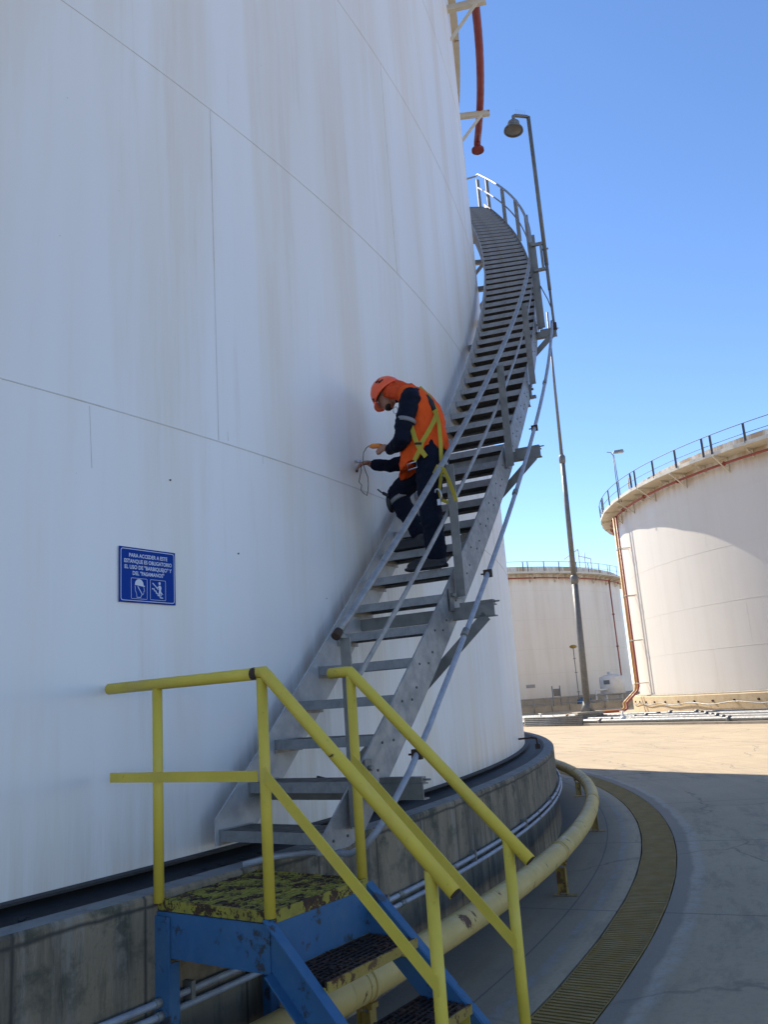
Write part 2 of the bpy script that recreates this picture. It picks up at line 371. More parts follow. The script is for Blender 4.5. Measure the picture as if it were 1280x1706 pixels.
b = MB(); revolve(b, TC, [(TR, ZT-.10), (TR+.13, ZT-.10), (TR+.13, ZT+.06), (TR, ZT+.06)]); bld(b, 'wind_girder', M_cream, tank)
b = MB(); revolve(b, TC, [(TR, ZB), (TR+.06, ZB), (TR+.06, ZB+.012), (TR, ZB+.012)]); bld(b, 'bottom_plate', M_tar, tank)


fw = thing('foundation_wall', 'low stained concrete ring wall under the near tank, with a grey coping', 'ring wall', TC.copy())
b = MB(); revolve(b, TC, [(20.535, -.02), (20.535, EZ-.785), (20.52, EZ-.772)], smooth=False); bld(b, 'wall', M_wall, fw)
b = MB(); revolve(b, TC, [(20.52, EZ-.772), (20.405, EZ-.768), (20.39, EZ-.80)]); bld(b, 'coping', M_walltop, fw)
b = MB(); revolve(b, TC, [(20.39, EZ-.80), (20.30, EZ-.80), (20.22, EZ-.785), (TR-.05, EZ-.745)]); bld(b, 'bitumen_strip', M_tar, fw)
b = MB(); random.seed(3)
for i in range(26):                                        # torn flaps and clods of bitumen
    th = random.uniform(2, 12); r_ = random.uniform(20.2, 20.36); s_ = random.uniform(.006, .022)
    b.ball(W(r_, th, -.79), s_, random.uniform(.8, 2), random.uniform(.8, 2), random.uniform(.25, .6), n=6)
tag(bld(b, 'bitumen_crumbs', M_tar, fw), kind='stuff')

# sign on the shell
def text_mesh(body, size, fat=.0):
    cu = bpy.data.curves.new('t', 'FONT'); cu.body = body; cu.size = size; cu.align_x = 'CENTER'; cu.offset = fat; cu.resolution_u = 3
    o = bpy.data.objects.new('t', cu); sc.collection.objects.link(o)
    bpy.context.view_layer.update()
    me = bpy.data.meshes.new_from_object(o.evaluated_get(bpy.context.evaluated_depsgraph_get()))
    vs = [v.co.copy() for v in me.vertices]; fs = [tuple(p.vertices) for p in me.polygons]
    bpy.data.objects.remove(o); bpy.data.curves.remove(cu); bpy.data.meshes.remove(me)
    return vs, fs
STH = 7.165; so_ = W(TR+.006, STH, .745)
sx, sy, sn = et(STH), ZV, er(STH)
sign = thing('safety_sign', 'blue square safety sign with white Spanish lettering and two pictograms on the white tank', 'sign', so_)
SW, SH = .191, .148
def SP(x, y, d=0): return so_ + sx*x + sy*y + sn*d
q = Mt('sign_blue', (.002, .040, .27), .6, 0, .15); q.mix(q.ramp(q.noise(5, 4), .4, .7, 0, .3), (.004, .050, .30)); M_sblue = q.m
M_swhite = Mt('sign_white', (.62, .66, .74), .5).m
b = MB(); b.box(SP(0,0,.002), sx*SW, sy*SH, sn*.002); bld(b, 'panel', M_sblue, sign)
def ringpoly(mb, pts_o, pts_i, d0, d1):
    n = len(pts_o); f = []
    vs = [SP(*p, d0) for p in pts_o] + [SP(*p, d0) for p in pts_i] + [SP(*p, d1) for p in pts_o] + [SP(*p, d1) for p in pts_i]
    for i in range(n):
        j = (i+1) % n; f += [(2*n+i, 2*n+j, 3*n+j, 3*n+i), (i, j, 2*n+j, 2*n+i), (n+j, n+i, 3*n+i, 3*n+j)]
    mb.add(vs, f)
def rrect(cx, cy, hw, hh, r, k=4):
    o = []
    for (sx_, sy_, a0) in ((1,1,0), (-1,1,90), (-1,-1,180), (1,-1,270)):
        for i in range(k+1):
            a = math.radians(a0+90*i/k); o.append((cx+sx_*(hw-r)+r*math.cos(a), cy+sy_*(hh-r)+r*math.sin(a)))
    return o
b = MB(); ringpoly(b, rrect(0,0,SW-.008,SH-.008,.014), rrect(0,0,SW-.0115,SH-.0115,.0115), .0042, .005); bld(b, 'border', M_swhite, sign)
b = MB()
for i, tx in enumerate(('PARA ACCEDER A ESTE', 'ESTANQUE ES OBLIGATORIO', 'EL USO DE "BARBIQUEJO" Y', 'DEL "PASAMANOS"')):
    vs, fs = text_mesh(tx, .030, .0007)
    wd = max(v.x for v in vs)-min(v.x for v in vs); tgt = (.262, .325, .322, .215)[i]; k = tgt/wd
    b.add([SP(v.x*k + .002, v.y*.95 + (.098, .066, .034, .002)[i] - .002, .0045) for v in vs], fs)
bld(b, 'lettering', M_swhite, sign)
def poly(mb, pts, d=.0046):
    mb.add([SP(*p, d) for p in pts], [tuple(range(len(pts)))])
def stroke(mb, pts, wd, d=.0047):
    for (a, c) in zip(pts[:-1], pts[1:]):
        dx, dy = c[0]-a[0], c[1]-a[1]; l = math.hypot(dx, dy); nx, ny = -dy/l*wd, dx/l*wd; ex, ey = dx/l*wd*.7, dy/l*wd*.7
        mb.add([SP(a[0]-nx-ex, a[1]-ny-ey, d), SP(c[0]-nx+ex, c[1]-ny+ey, d), SP(c[0]+nx+ex, c[1]+ny+ey, d), SP(a[0]+nx-ex, a[1]+ny-ey, d)], [(0,1,2,3)])
b = MB()
for cx in (-.062, .066):
    ringpoly(b, rrect(cx, -.072, .054, .056, .006), rrect(cx, -.072, .052, .054, .004), .0042, .005)
# helmet with chin strap
poly(b, [(-.092,-.053)] + [(-.062-.029*math.cos(math.radians(a)), -.053+.033*math.sin(math.radians(a))) for a in range(0, 181, 15)] + [(-.024,-.055),(-.026,-.060)])
stroke(b, [(-.090,-.058),(-.087,-.085),(-.080,-.098),(-.078,-.119),(-.052,-.119),(-.047,-.106),(-.034,-.100),(-.031,-.085),(-.027,-.082),(-.032,-.062)], .0014)
stroke(b, [(-.072,-.060),(-.042,-.102)], .0022)
# person on stairs holding the rail
b.add([SP(.077+.0075*math.cos(t*.5236), -.034+.0085*math.sin(t*.5236), .0047) for t in range(12)], [tuple(range(12))])
poly(b, [(.070,-.046),(.084,-.046),(.090,-.058),(.086,-.074),(.090,-.104),(.084,-.104),(.080,-.082),(.076,-.100),(.070,-.100),(.073,-.074)])
stroke(b, [(.074,-.052),(.058,-.060)], .0025)
stroke(b, [(.030,-.036),(.066,-.066)], .0028); stroke(b, [(.086,-.082),(.098,-.094)], .002)
stroke(b, [(.026,-.066),(.040,-.067),(.041,-.076),(.052,-.078),(.053,-.088),(.064,-.090),(.065,-.100),(.078,-.102),(.080,-.112),(.098,-.114)], .0028)
bld(b, 'pictogram', M_swhite, sign)

# ------------------------------------------------------------------ curved galvanized stair
stair = thing('spiral_stair', 'long galvanized steel stair curving up the side of the white tank', 'stair', W(20.6, 8.1, -1.72))
TH_END = 45.3
def stringer(r, t0, t1, zoff, dep, bottom, wd=.012, flange=.0):
    b = MB(); rings = []; n = int((t1-t0)/.35)+1
    for i in range(n+1):
        th = t0+(t1-t0)*i/n; zt = zu(th)+zoff; zb = max(zt-dep, bottom); zt = max(zt, zb+.04)
        rings.append([W(r-wd/2, th, zb), W(r+wd/2, th, zb), W(r+wd/2, th, zt), W(r-wd/2, th, zt)])
    b.section(rings)
    for i in range(n):                                       # thin turned edge along the top
        t_a = t0+(t1-t0)*i/n; t_b = t0+(t1-t0)*(i+1)/n
    return b
M_bolt = Mt('dark_bolt', (.07, .068, .065), .6, .3).m
b = stringer(21.0, 7.95, TH_END, 0, .33, -.70)
so_b = b
b = stringer(20.275, 8.1, TH_END, .06, .36, -.69); si1 = bld(b, 'inner_stringer', M_galv_l, stair)
NT = 54
def tread_th(k): return 9.13 + (-.185+.214*(k-3)+.02+.29)/.315
b = so_b; b.cur = 1
for k in range(1, NT+1):
    t_ = tread_th(k)
    for dt, dz in ((.12, -.06), (.45, -.055), (-.05, -.2)):
        b.cyl(W(21.0, t_+dt, zu(t_)+dz), W(21.010, t_+dt, zu(t_)+dz), .0075, 8)
bld(b, 'outer_stringer', [M_galv, M_bolt], stair)
tr0 = None
for k in range(1, NT+1):                                      # each tread: plate, nosing lip, back lip and end plates
    z = -.185+.214*(k-3); t_ = tread_th(k); c = W(20.6, t_, z)
    if tr0 is None:
        b = MB(); X = er(t_); Y = et(t_)
        def q3(x, y, zz): return c + X*x + Y*y + ZV*zz
        def bx(x0, x1, y0, y1, z0, z1): b.box(q3((x0+x1)/2, (y0+y1)/2, (z0+z1)/2), X*(x1-x0)/2, Y*(y1-y0)/2, ZV*(z1-z0)/2)
        bx(-.310, .388, 0, .006, -.055, 0); bx(-.310, .388, .2465, .252, -.05, -.002)
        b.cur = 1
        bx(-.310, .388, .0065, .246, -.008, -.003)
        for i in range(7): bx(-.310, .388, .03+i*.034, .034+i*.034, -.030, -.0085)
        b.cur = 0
        bx(-.316, -.3105, -.004, .256, -.075, .004); bx(.3885, .394, -.004, .256, -.075, .004)
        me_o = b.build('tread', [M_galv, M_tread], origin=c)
        me_o.rotation_euler = (0,0,0); tr0 = (me_o, t_)
        o = me_o
    else:
        o = tr0[0].copy(); sc.collection.objects.link(o)
    o.location = c - stair.location; o.rotation_euler = (0, 0, math.radians(t_-tr0[1])); o.parent = stair
def rail_h(th): return .83 if th < 21 else (.83 - (th-21)*.0045)
b = MB(); p = [W(21.03, t, zu(t)+rail_h(t)) for t in [8.55+.35*i for i in range(int((46.6-8.55)/.35)+1)]]
e_ = p[-1]; p += [W(21.0, 46.9, zu(46.6)+rail_h(46.6)), W(20.8, 47.1, zu(46.6)+.70), W(20.25, 47.2, zu(46.6)+.45)]
b.tube(p, .022, 10); hr = bld(b, 'handrail', M_galv, stair)
b = MB(); b.cyl(W(21.03, 8.50, zu(8.5)+.83), W(21.03, 8.60, zu(8.6)+.83), .025, 12); bld(b, 'end_cap', M_rust, hr)
b = MB()
for i in range(int((46.8-8.8)/.35)): 
    t = 8.8+.35*i; t2 = t+.35
    k2 = .44 if t < 21 else .44-(t-21)*.004
    b.bar(W(21.015, t, zu(t)+k2), W(21.015, t2, zu(t2)+k2), er(t)*.006, ZV*.018)
bld(b, 'mid_rail', M_galv, stair)
pt = [8.7+4.0*i for i in range(10)] + [47.0]
for t in pt:
    b = MB(); h0 = zu(t)-.19 if t < 46 else 11.0; h1 = zu(t)+rail_h(t)-.02 if t < 46 else 12.2
    X, Y = er(t), et(t)
    a = W(21.035, t, 0)
    # angle-iron post with clipped top
    b.hexa([a+ZV*h0-Y*.035-X*.004, a+ZV*h0+Y*.035-X*.004, a+ZV*h0+Y*.035+X*.004, a+ZV*h0-Y*.035+X*.004,
            a+ZV*h1-Y*.035-X*.004, a+ZV*(h1-.05)+Y*.035-X*.004, a+ZV*(h1-.05)+Y*.035+X*.004, a+ZV*h1-Y*.035+X*.004])
    b.box(a+ZV*((h0+h1)/2-.02)-Y*.031+X*.032, X*.0275, Y*.004, ZV*((h1-h0)/2-.03))
    bld(b, 'rail_post', M_galv_d, stair)
for (t, tip, dz, brace) in ((9.25, 21.33, -.12, 0), (12.5, 21.31, -.14, 1), (17.2, 21.29, -.10, 1), (20.9, 20.99, -.30, 0), (24.4, 21.26, -.10, 1), (28.5, 20.99, -.40, 1), (32.6, 20.99, -.40, 1), (36.7, 20.99, -.4, 1), (40.8, 20.99, -.4, 1)):
    b = MB(); z = zu(t)+dz; X, Y = er(t), et(t)
    zb = z-.06
    b.box(W((TR+tip)/2, t, zb-.035), X*((tip-TR)/2), Y*.004, ZV*.04)
    b.box(W((TR+tip)/2, t, zb-.072)+Y*.03, X*((tip-TR)/2), Y*.026, ZV*.004)
    b.box(W((TR+tip)/2, t, zb+.003)+Y*.03, X*((tip-TR)/2), Y*.026, ZV*.004)
    b.box(W((21.05+tip)/2, t, zb+.022)+Y*.03, X*((tip-21.05)/2-.01), Y*.022, ZV*.014)       # unistrut channel on top
    b.box(W(21.02, t, zb+.06)-Y*.03, X*.005, Y*.03, ZV*.075)
    b.cyl(W(21.02, t, zb+.09)-Y*.03, W(21.05, t, zb+.09)-Y*.03, .014, 8)
    b.cyl(W(tip-.02, t, zb+.022)+Y*.03, W(tip+.03, t, zb+.022)+Y*.03, .006, 6)
    if brace:
        a = W(tip-.06, t, zb-.07); c = W(TR+.02, t, zb-1.0); d = (c-a).normalized(); n = d.cross(Y).normalized()
        b.bar(a, c, Y*.004, n*.035)
        b.bar(a+Y*.034-n*.035, c+Y*.034-n*.035, Y*.029, n*.004)
    bld(b, 'support_bracket', M_galv_d, stair)
# top landing
b = MB(); rings = [[W(20.2, t, 11.00), W(21.02, t, 11.00), W(21.02, t, 11.05), W(20.2, t, 11.05)] for t in (45.4, 46.2, 47.0)]
b.section(rings); bld(b, 'top_landing', M_galv_d, stair)
b = MB(); b.box(W(20.35, 47.0, 11.35), er(47)*.12, et(47)*.01, ZV*.28); bld(b, 'gate_plate', M_galv_d, stair)

# conduit that follows the stair
cond = thing('stair_conduit', 'thin grey conduit running up outside the stair to the lamp', 'conduit', W(21.3, 9.2, -1.72))
p = [W(20.50, 8.0, -.765), W(20.62, 8.3, -.74), W(20.8, 8.45, -.72), W(20.95, 8.45, -.715), W(21.1, 8.3, -.71), W(21.2, 8.25, -.67), W(21.26, 8.35, -.60), W(21.29, 8.6, -.50)]
for i in range(46):
    t = 9.0+.34*i; p.append(W(21.31-.006*(t-9), t, zu(t)-.03+(.06 if 10 < t < 23 else .0)*math.sin((t-9)/16*math.pi)))
b = MB(); b.tube(p, .0165, 10); bld(b, 'conduit_pipe', M_conduit, cond)
for t in (9.25, 12.5, 17.2):
    b = MB(); c = W(21.31-.006*(t-9), t, zu(t)-.03+(.06 if 10 < t < 23 else 0)*math.sin((t-9)/16*math.pi)); b.box(c, er(t)*.028, et(t)*.012, ZV*.026); b.cyl(c-er(t)*.03, c-er(t)*.05, .006, 6); bld(b, 'pipe_clamp', M_rust, cond)
for t in (14.7, 11.2, 19.5):
    b = MB(); c = [W(21.31-.006*(t-9), t-.06, zu(t-.06)-.02+.06*math.sin((t-9)/16*math.pi)), W(21.31-.006*(t-9), t+.06, zu(t+.06)-.02+.06*math.sin((t-9)/16*math.pi))]; b.tube(c, .021, 10); bld(b, 'coupling', M_galv_d, cond)

# lamp on its own thin pole clamped to the stair
LT, LR = 24.4, 21.24
lamp = thing('stair_lamp', 'round bell lamp on a thin bent grey pole clamped to the upper stair', 'lamp', W(LR, LT, 4.45))
ZTOP = 7.42
b = MB(); b.tube([W(LR, LT, 4.38), W(LR, LT, 4.9)], .016, 10); b.tube([W(LR, LT, 4.9), W(LR, LT, 5.25)], .021, 10)
b.tube([W(LR, LT, 5.25), W(LR, LT, ZTOP)], .026, 12); pl = bld(b, 'pole', M_pole, lamp)
arm_d = -R_.copy(); arm_d.z = 0; arm_d.normalize(); arm_d = (arm_d*.9 - Vector((0,1,0))*.3).normalized()
top = W(LR, LT, ZTOP)
b = MB(); b.tube([top-ZV*.06, top-ZV*.01, top+arm_d*.02, top+arm_d*.20-ZV*.015, top+arm_d*.225-ZV*.03, top+arm_d*.228-ZV*.09], .023, 10); bld(b, 'arm', M_pole, lamp)
hc = top+arm_d*.228-ZV*.09; tl = (ZV - arm_d*.12).normalized(); M3 = tl.to_track_quat('Z', 'Y').to_matrix()
def lathe(mb, c, prof, Mx, n=24, smooth=True):
    rings = []
    for i in range(n):
        a = 2*math.pi*i/n; rings.append([c + Mx @ Vector((r*math.cos(a), r*math.sin(a), z)) for r, z in prof])
    mb.section(rings, closed_sec=False, smooth=smooth, caps=False, loop=True)
b = MB(); lathe(b, hc, [(0,.0),(.035,-.0),(.045,-.03),(.075,-.04),(.08,-.08),(.06,-.10),(.10,-.115),(.125,-.15),(.128,-.17),(.115,-.17),(.09,-.13),(0,-.12)], M3); hd = bld(b, 'lamp_shade', M_pole, lamp)
b = MB(); lathe(b, hc, [(0,-.175),(.05,-.172),(.095,-.162),(.112,-.155),(.112,-.150),(0,-.150)], M3); bld(b, 'lens', Mt('dusty_lens', (.20, .18, .15), .35).m, hd)
b = MB()
for i in range(5): b.cyl(top+arm_d*(.05+.03*i)+ZV*.02, top+arm_d*(.045+.032*i)+ZV*.09, .0012, 4)
bld(b, 'bird_spike', M_galv_d, lamp)
b = MB(); X, Y = er(LT), et(LT)
b.box(W(21.085, LT+.05, 5.02), X*.045, Y*.006, ZV*.60); b.box(W(21.045, LT+.05, 5.02)-Y*.03, X*.004, Y*.03, ZV*.60)
bld(b, 'support_channel', M_galv_d, lamp)
b = MB()
for zz in (5.20, 5.56): b.box(W((21.10+LR)/2, LT, zz), X*((LR-21.10)/2+.02), Y*.018, ZV*.018)
b.box(W(LR-.045, LT, 5.38), X*.015, Y*.02, ZV*.195)
b.cyl(W(LR-.05, LT, 5.47), W(LR+.045, LT, 5.47), .012, 8); bld(b, 'pole_bracket', M_galv_d, lamp)
b = MB(); b.tube([W(21.13, LT, 4.98), W(21.2, LT, 4.78), W(21.23, LT, 4.66)], .007, 6); bld(b, 'tie_rod', M_galv_d, lamp)
b = MB(); b.box(W(LR+.0, LT, 4.40), X*.03, Y*.025, ZV*.045); bld(b, 'clamp', M_rust, lamp)

# ------------------------------------------------------------------ yellow and blue access stair
P2 = Vector((-.573962, 3.601509, 0)); UE = er(6.37); VE = et(6.37)
def Y3(u, v, z): return P2 + UE*u + VE*v + ZV*(z+EZ)
acc = thing('access_stair', 'small blue and yellow painted step platform with yellow handrails beside the tank', 'steps', P2.copy())
ZP = -.80; SV = .652
def zs(u): return -.815 - .915*u
b = MB()
n = 22; random.seed(11)
for i in range(n+1):
    u = -.695+.69*i/n; b.box(Y3(u, SV/2+.01, ZP-.020), UE*.0095, VE*(SV/2-.002), ZV*.017)
    for j in range(16):                                    # scabs of lifted paint and rust on the bars
        if random.random() < .6: b.box(Y3(u+random.uniform(-.004,.004), random.uniform(.02, SV-.02), ZP-.003), UE*random.uniform(.004,.010), VE*random.uniform(.006,.022), ZV*random.uniform(.002,.005))
for i in range(6): b.box(Y3(-.35, .06+i*.105, ZP-.012), UE*.345, VE*.004, ZV*.0105)
b.box(Y3(-.35, .006, ZP-.02), UE*.352, VE*.005, ZV*.022); b.box(Y3(-.35, SV-.006, ZP-.02), UE*.352, VE*.005, ZV*.022)
b.box(Y3(.0015, SV/2, ZP-.022), UE*.004, VE*(SV/2), ZV*.024); b.box(Y3(-.70, SV/2, ZP-.02), UE*.004, VE*(SV/2-.012), ZV*.022)
bld(b, 'platform_grating', M_grate_y, acc)
def channel(b, a, c, side, up, hh, fl, t=.004):               # C channel from a to c; side = flange direction
    b.bar(a, c, side*t, up*hh)
    for s_ in (-1, 1): b.bar(a+side*(fl/2)+up*s_*(hh-t), c+side*(fl/2)+up*s_*(hh-t), side*(fl/2-t), up*t)
b = MB(); channel(b, Y3(-.745, -.002, ZP-.137), Y3(-.002, -.002, ZP-.137), VE, ZV, .092, .05); bld(b, 'platform_beam', M_blue, acc)
b = MB(); channel(b, Y3(-.745, SV+.002, ZP-.137), Y3(-.002, SV+.002, ZP-.137), -VE, ZV, .092, .05); bld(b, 'platform_beam', M_blue, acc)
b = MB(); channel(b, Y3(.006, .006, ZP-.137), Y3(.006, SV-.006, ZP-.137), -UE, ZV, .092, .05); bld(b, 'platform_beam', M_blue, acc)
for (u, v, sg) in ((-.66, -.014, 1), (-.66, SV+.014, -1)):
    b = MB(); b.box(Y3(u-.008, v, (ZP-.06-EZ)/2), UE*.078, VE*.004, ZV*((EZ+ZP-.06)/2)); b.box(Y3(u-.082, v+sg*.03, (ZP-.25-EZ)/2), UE*.004, VE*.025, ZV*((EZ+ZP-.25)/2))
    b.box(Y3(u+.066, v+sg*.03, (ZP-.25-EZ)/2), UE*.004, VE*.025, ZV*((EZ+ZP-.25)/2)); b.box(Y3(u, v, -EZ+.006), UE*.08, VE*.07, ZV*.006)
    bld(b, 'leg', M_blue, acc)
for v, s_ in ((.004, 1), (SV-.004, -1)):
    ue = (-EZ+.815)/-.915; a = Y3(.0, v, -.925); c = Y3(ue, v, -.925-.915*ue); d = (c-a).normalized(); up = d.cross(VE).normalized(); up = up if up.z > 0 else -up
    b = MB(); hh = .10
    b.hexa([Y3(-.002,v-.004,-1.02), Y3(ue-.22,v-.004,-EZ), Y3(ue-.22,v+.004,-EZ), Y3(-.002,v+.004,-1.02),
            Y3(-.002,v-.004,-.815), Y3(ue,v-.004,-EZ+.0), Y3(ue,v+.004,-EZ+.0), Y3(-.002,v+.004,-.815)])
    # outward-turned flanges along the top and bottom edges
    for du, z0 in ((0, -.815), (0, -1.02)):
        ul = ue if z0 > -.9 else ue-.22
        b.bar(Y3(.0, v-s_*.026, z0-.006), Y3(ul, v-s_*.026, -EZ+.0+.0), VE*.022, up*.0035)
    bld(b, 'stair_stringer', M_blue, acc)
for i in range(4):
    z = -1.03-.23*i; u0 = .0+.25*i; 
    b = MB(); 
    for j in range(9): b.box(Y3(u0+.02+j*.03, SV/2, z-.014), UE*.005, VE*(SV/2-.016), ZV*.014)
    for j in range(14): b.box(Y3(u0+.14, .04+j*.044, z-.011), UE*.125, VE*.003, ZV*.010)
    random.seed(5+i)
    for j in range(60): b.box(Y3(u0+random.uniform(.02,.26), random.uniform(.03,SV-.03), z-.003), UE*random.uniform(.004,.014), VE*random.uniform(.004,.012), ZV*random.uniform(.003,.009))
    t_ = bld(b, 'step', M_grate_r, acc)
    b = MB(); b.box(Y3(u0+.272, SV/2, z-.017), UE*.004, VE*(SV/2-.014), ZV*.019); bld(b, 'step_edge', M_nose_r, t_)
    for vv in (.014, SV-.014): b = MB(); b.box(Y3(u0+.14, vv, z-.05), UE*.12, VE*.004, ZV*.03); bld(b, 'step_cleat', M_yellow, t_)
ZR = .150
def post(u, v, z0, z1): 
    b = MB(); b.tube([Y3(u, v, z0), Y3(u, v, z1)], .0235, 16); return bld(b, 'rail_post', M_yellow, acc)
post(-.674, 0, ZP-.01, ZR-.02); post(0, 0, ZP-.02, ZR-.02); post(-.02, SV, ZP-.01, ZR-.02)
post(.785, 0, zs(.785)-.05, -.60); post(.760, SV, zs(.76)-.05, -.585)
b = MB(); b.tube([Y3(-1.035, 0, ZR), Y3(-.02, 0, ZR)], .0265, 16); b.tube([Y3(-.03, 0, ZR+.0015), Y3(.015, 0, ZR+.004), Y3(.04, 0, ZR-.02), Y3(.88, 0, -.67)], .0265, 16); h1 = bld(b, 'handrail', M_yellow, acc)
b = MB(); b.cyl(Y3(-.05, 0, ZR+.0008), Y3(-.015, 0, ZR+.0008), .0272, 16); bld(b, 'rust_patch', M_rust, h1)
b = MB(); b.cyl(Y3(.8795, 0, -.6695), Y3(.8815, 0, -.6715), .0225, 16); bld(b, 'open_end', M_rust, h1)
b = MB(); b.tube([Y3(-.148, SV, ZR), Y3(-.05, SV, ZR+.001), Y3(-.02, SV, ZR), Y3(.0, SV, ZR-.02), Y3(.855, SV, -.685)], .0265, 16); h2 = bld(b, 'handrail', M_yellow, acc)
b = MB(); b.cyl(Y3(.8545, SV, -.6845), Y3(.8565, SV, -.6865), .0225, 16); bld(b, 'open_end', M_rust, h2)
b = MB(); b.box(Y3(-.505, -.024, -.270), UE*.485, VE*.003, ZV*.0225); b.bar(Y3(.02, -.024, -.265), Y3(.80, -.024, -.265-.78*.905), VE*.003, ZV*.031); bld(b, 'mid_rail', M_yellow, acc)
b = MB(); b.bar(Y3(-.02, SV-.024, -.265), Y3(.77, SV-.024, -1.01), VE*.003, ZV*.031); bld(b, 'mid_rail', M_yellow, acc)

# ------------------------------------------------------------------ big cream pipe round the wall, on yellow stands
PR, PZ, PRAD = 20.96, -1.37, .082
pipe = thing('ring_pipe', 'thick cream pipe with rust spots curving along the foot of the concrete wall', 'pipe', W(PR, 15, -1.72))
b = MB(); b.tube(arc(PR, -6, 62, PZ, .5), PRAD, 28); bld(b, 'pipe_run', M_creampipe, pipe)
for t in (-1, 9.0, 18.4, 27.2, 36.5, 46):
    b = MB(); b.tube([W(PR, t-.035, PZ), W(PR, t+.035, PZ)], PRAD+.006, 28); b.tube([W(PR, t-.16, PZ), W(PR, t-.14, PZ)], PRAD+.003, 28) ; bld(b, 'pipe_collar', M_creampipe, pipe)
    b = MB(); X, Y = er(t), et(t)
    b.box(W(PR, t, -1.462), X*.055, Y*.03, ZV*.012); b.box(W(PR-.035, t, -1.585), X*.005, Y*.028, ZV*.12); b.box(W(PR+.035, t, -1.585), X*.005, Y*.028, ZV*.12)
    b.box(W(PR, t, -1.60), X*.03, Y*.004, ZV*.10); b.box(W(PR+.02, t, -1.714), X*.10, Y*.03, ZV*.004)
    bld(b, 'pipe_stand', M_stand, pipe)
for t in [1.2+2.43*k for k in range(22)]:
    b = MB(); b.tube([W(PR, t-.014, PZ), W(PR, t, PZ), W(PR, t+.014, PZ)], [PRAD+.0005, PRAD+.003, PRAD+.0005], 28, caps=False); bld(b, 'weld_ring', M_creampipe, pipe)
# conduits clipped on the wall
for i, (zz, lab) in enumerate(((-1.205, 'upper of two thin grey conduits clipped along the concrete wall'), (-1.255, 'lower of two thin grey conduits clipped along the concrete wall'))):
    wc = thing('wall_conduit', lab, 'conduit', W(20.62, 12, zz), 'conduits on the ring wall')
    b = MB(); b.tube(arc(20.570 if i == 0 else 20.582, -6, 60, zz, .5), .0155, 10); bld(b, 'conduit_pipe', M_conduit, wc)
    rr_ = 20.570 if i == 0 else 20.582
    for t in (3, 6.3, 8.6, 11.9, 14.2, 17.9, 21.5, 26, 31): b = MB(); b.tube([W(rr_, t-.07, zz), W(rr_, t+.07, zz)], .020, 10); bld(b, 'coupling', M_galv_d, wc)
    for t in (6.8, 11.4, 15.4, 19.7, 24): b = MB(); b.box(W(20.56, t, zz+.012), er(t)*.03, et(t)*.012, ZV*.026); bld(b, 'pipe_clip', M_galv_d, wc)
gc = thing('ground_cable', 'black cable hanging under the stair into a short grey stub pipe', 'cable', W(20.5, 10.4, -.75))
b = MB(); b.tube([W(20.40, 10.2, -.42), W(20.46, 10.3, -.44), W(20.53, 10.33, -.50), W(20.555, 10.33, -.56)], .008, 8); bld(b, 'cable', M_black, gc)
b = MB(); b.tube([W(20.56, 10.33, -.52), W(20.60, 10.33, -.80)], .013, 8); bld(b, 'stub_pipe', M_conduit, gc)
fl = thing('shell_drain_tap', 'small rusty drain tap low on the near tank at its right edge', 'tap', W(20.2, 27, -.6))
b = MB(); b.tube([W(TR-.02, 27.5, -.60), W(20.3, 27.5, -.59), W(20.36, 27.5, -.60), W(20.37, 27.5, -.69)], .012, 8); b.box(W(20.37, 27.5, -.70), er(27.5)*.03, et(27.5)*.03, ZV*.03); bld(b, 'tap_body', M_rust, fl)

# ------------------------------------------------------------------ grates over the drain channel
gt0 = None; DT = 2.72; 
for i in range(27):
    th = 3 + DT*i
    if gt0 is None:
        half = math.radians(DT/2); c = W(21.65, th, -1.72); b = MB(); X, Y = er(th), et(th)
        hl = 21.65*math.tan(half)-.004; nb = 23
        for j in range(nb):
            y = -hl+.013 + (2*hl-.026)*j/(nb-1); k = 1
            b.box(c+Y*y-ZV*.014, X*.158, Y*.0125, ZV*.013)
        for s_ in (-1, 1): b.bar(c+X*s_*.163-Y*(hl*(1+s_*.0075))-ZV*.016, c+X*s_*.163+Y*(hl*(1+s_*.0075))-ZV*.016, X*.004, ZV*.015)
        for s_ in (-.08, .08): b.box(c+X*s_-ZV*.022, X*.003, Y*hl, ZV*.009)
        o = b.build('drain_grate', M_drain, origin=c); gt0 = (o, th)
    else:
        o = gt0[0].copy(); sc.collection.objects.link(o)
    o.location = W(21.65, th, -1.72) + ZV*(.002*((i*7) % 3)); o.rotation_euler = (0, 0, math.radians(th-gt0[1]))
    tag(o, 'faded yellow slatted grate panel over the curved floor channel', 'drain grate', 'grates over the curved channel')

# ------------------------------------------------------------------ red pipe hung on the near tank
rp = thing('red_ring_pipe', 'dark red pipe held off the top of the near white tank by pale brackets', 'pipe', W(20.58, 36, 11.25))
RPZ, RPR = 11.25, 20.60
b = MB(); b.tube(arc(RPR, -30, 39.6, RPZ, 1), .072, 16); b.tube([W(RPR, 39.5, RPZ), W(RPR, 39.75, RPZ-.01), W(RPR, 39.85, RPZ-.06), W(RPR, 39.86, RPZ-.14)], .072, 16); bld(b, 'pipe_run', M_red, rp)
b = MB(); b.cyl(W(RPR, 39.86, RPZ-.14), W(RPR, 39.86, RPZ-.19), .13, 24)
for k in range(8): a = k*math.pi/4; b.cyl(W(RPR, 39.86, RPZ-.19)+er(39.86)*.105*math.cos(a)+et(39.86)*.105*math.sin(a), W(RPR, 39.86, RPZ-.205)+er(39.86)*.105*math.cos(a)+et(39.86)*.105*math.sin(a), .012, 6)
bld(b, 'end_flange', M_red, rp)
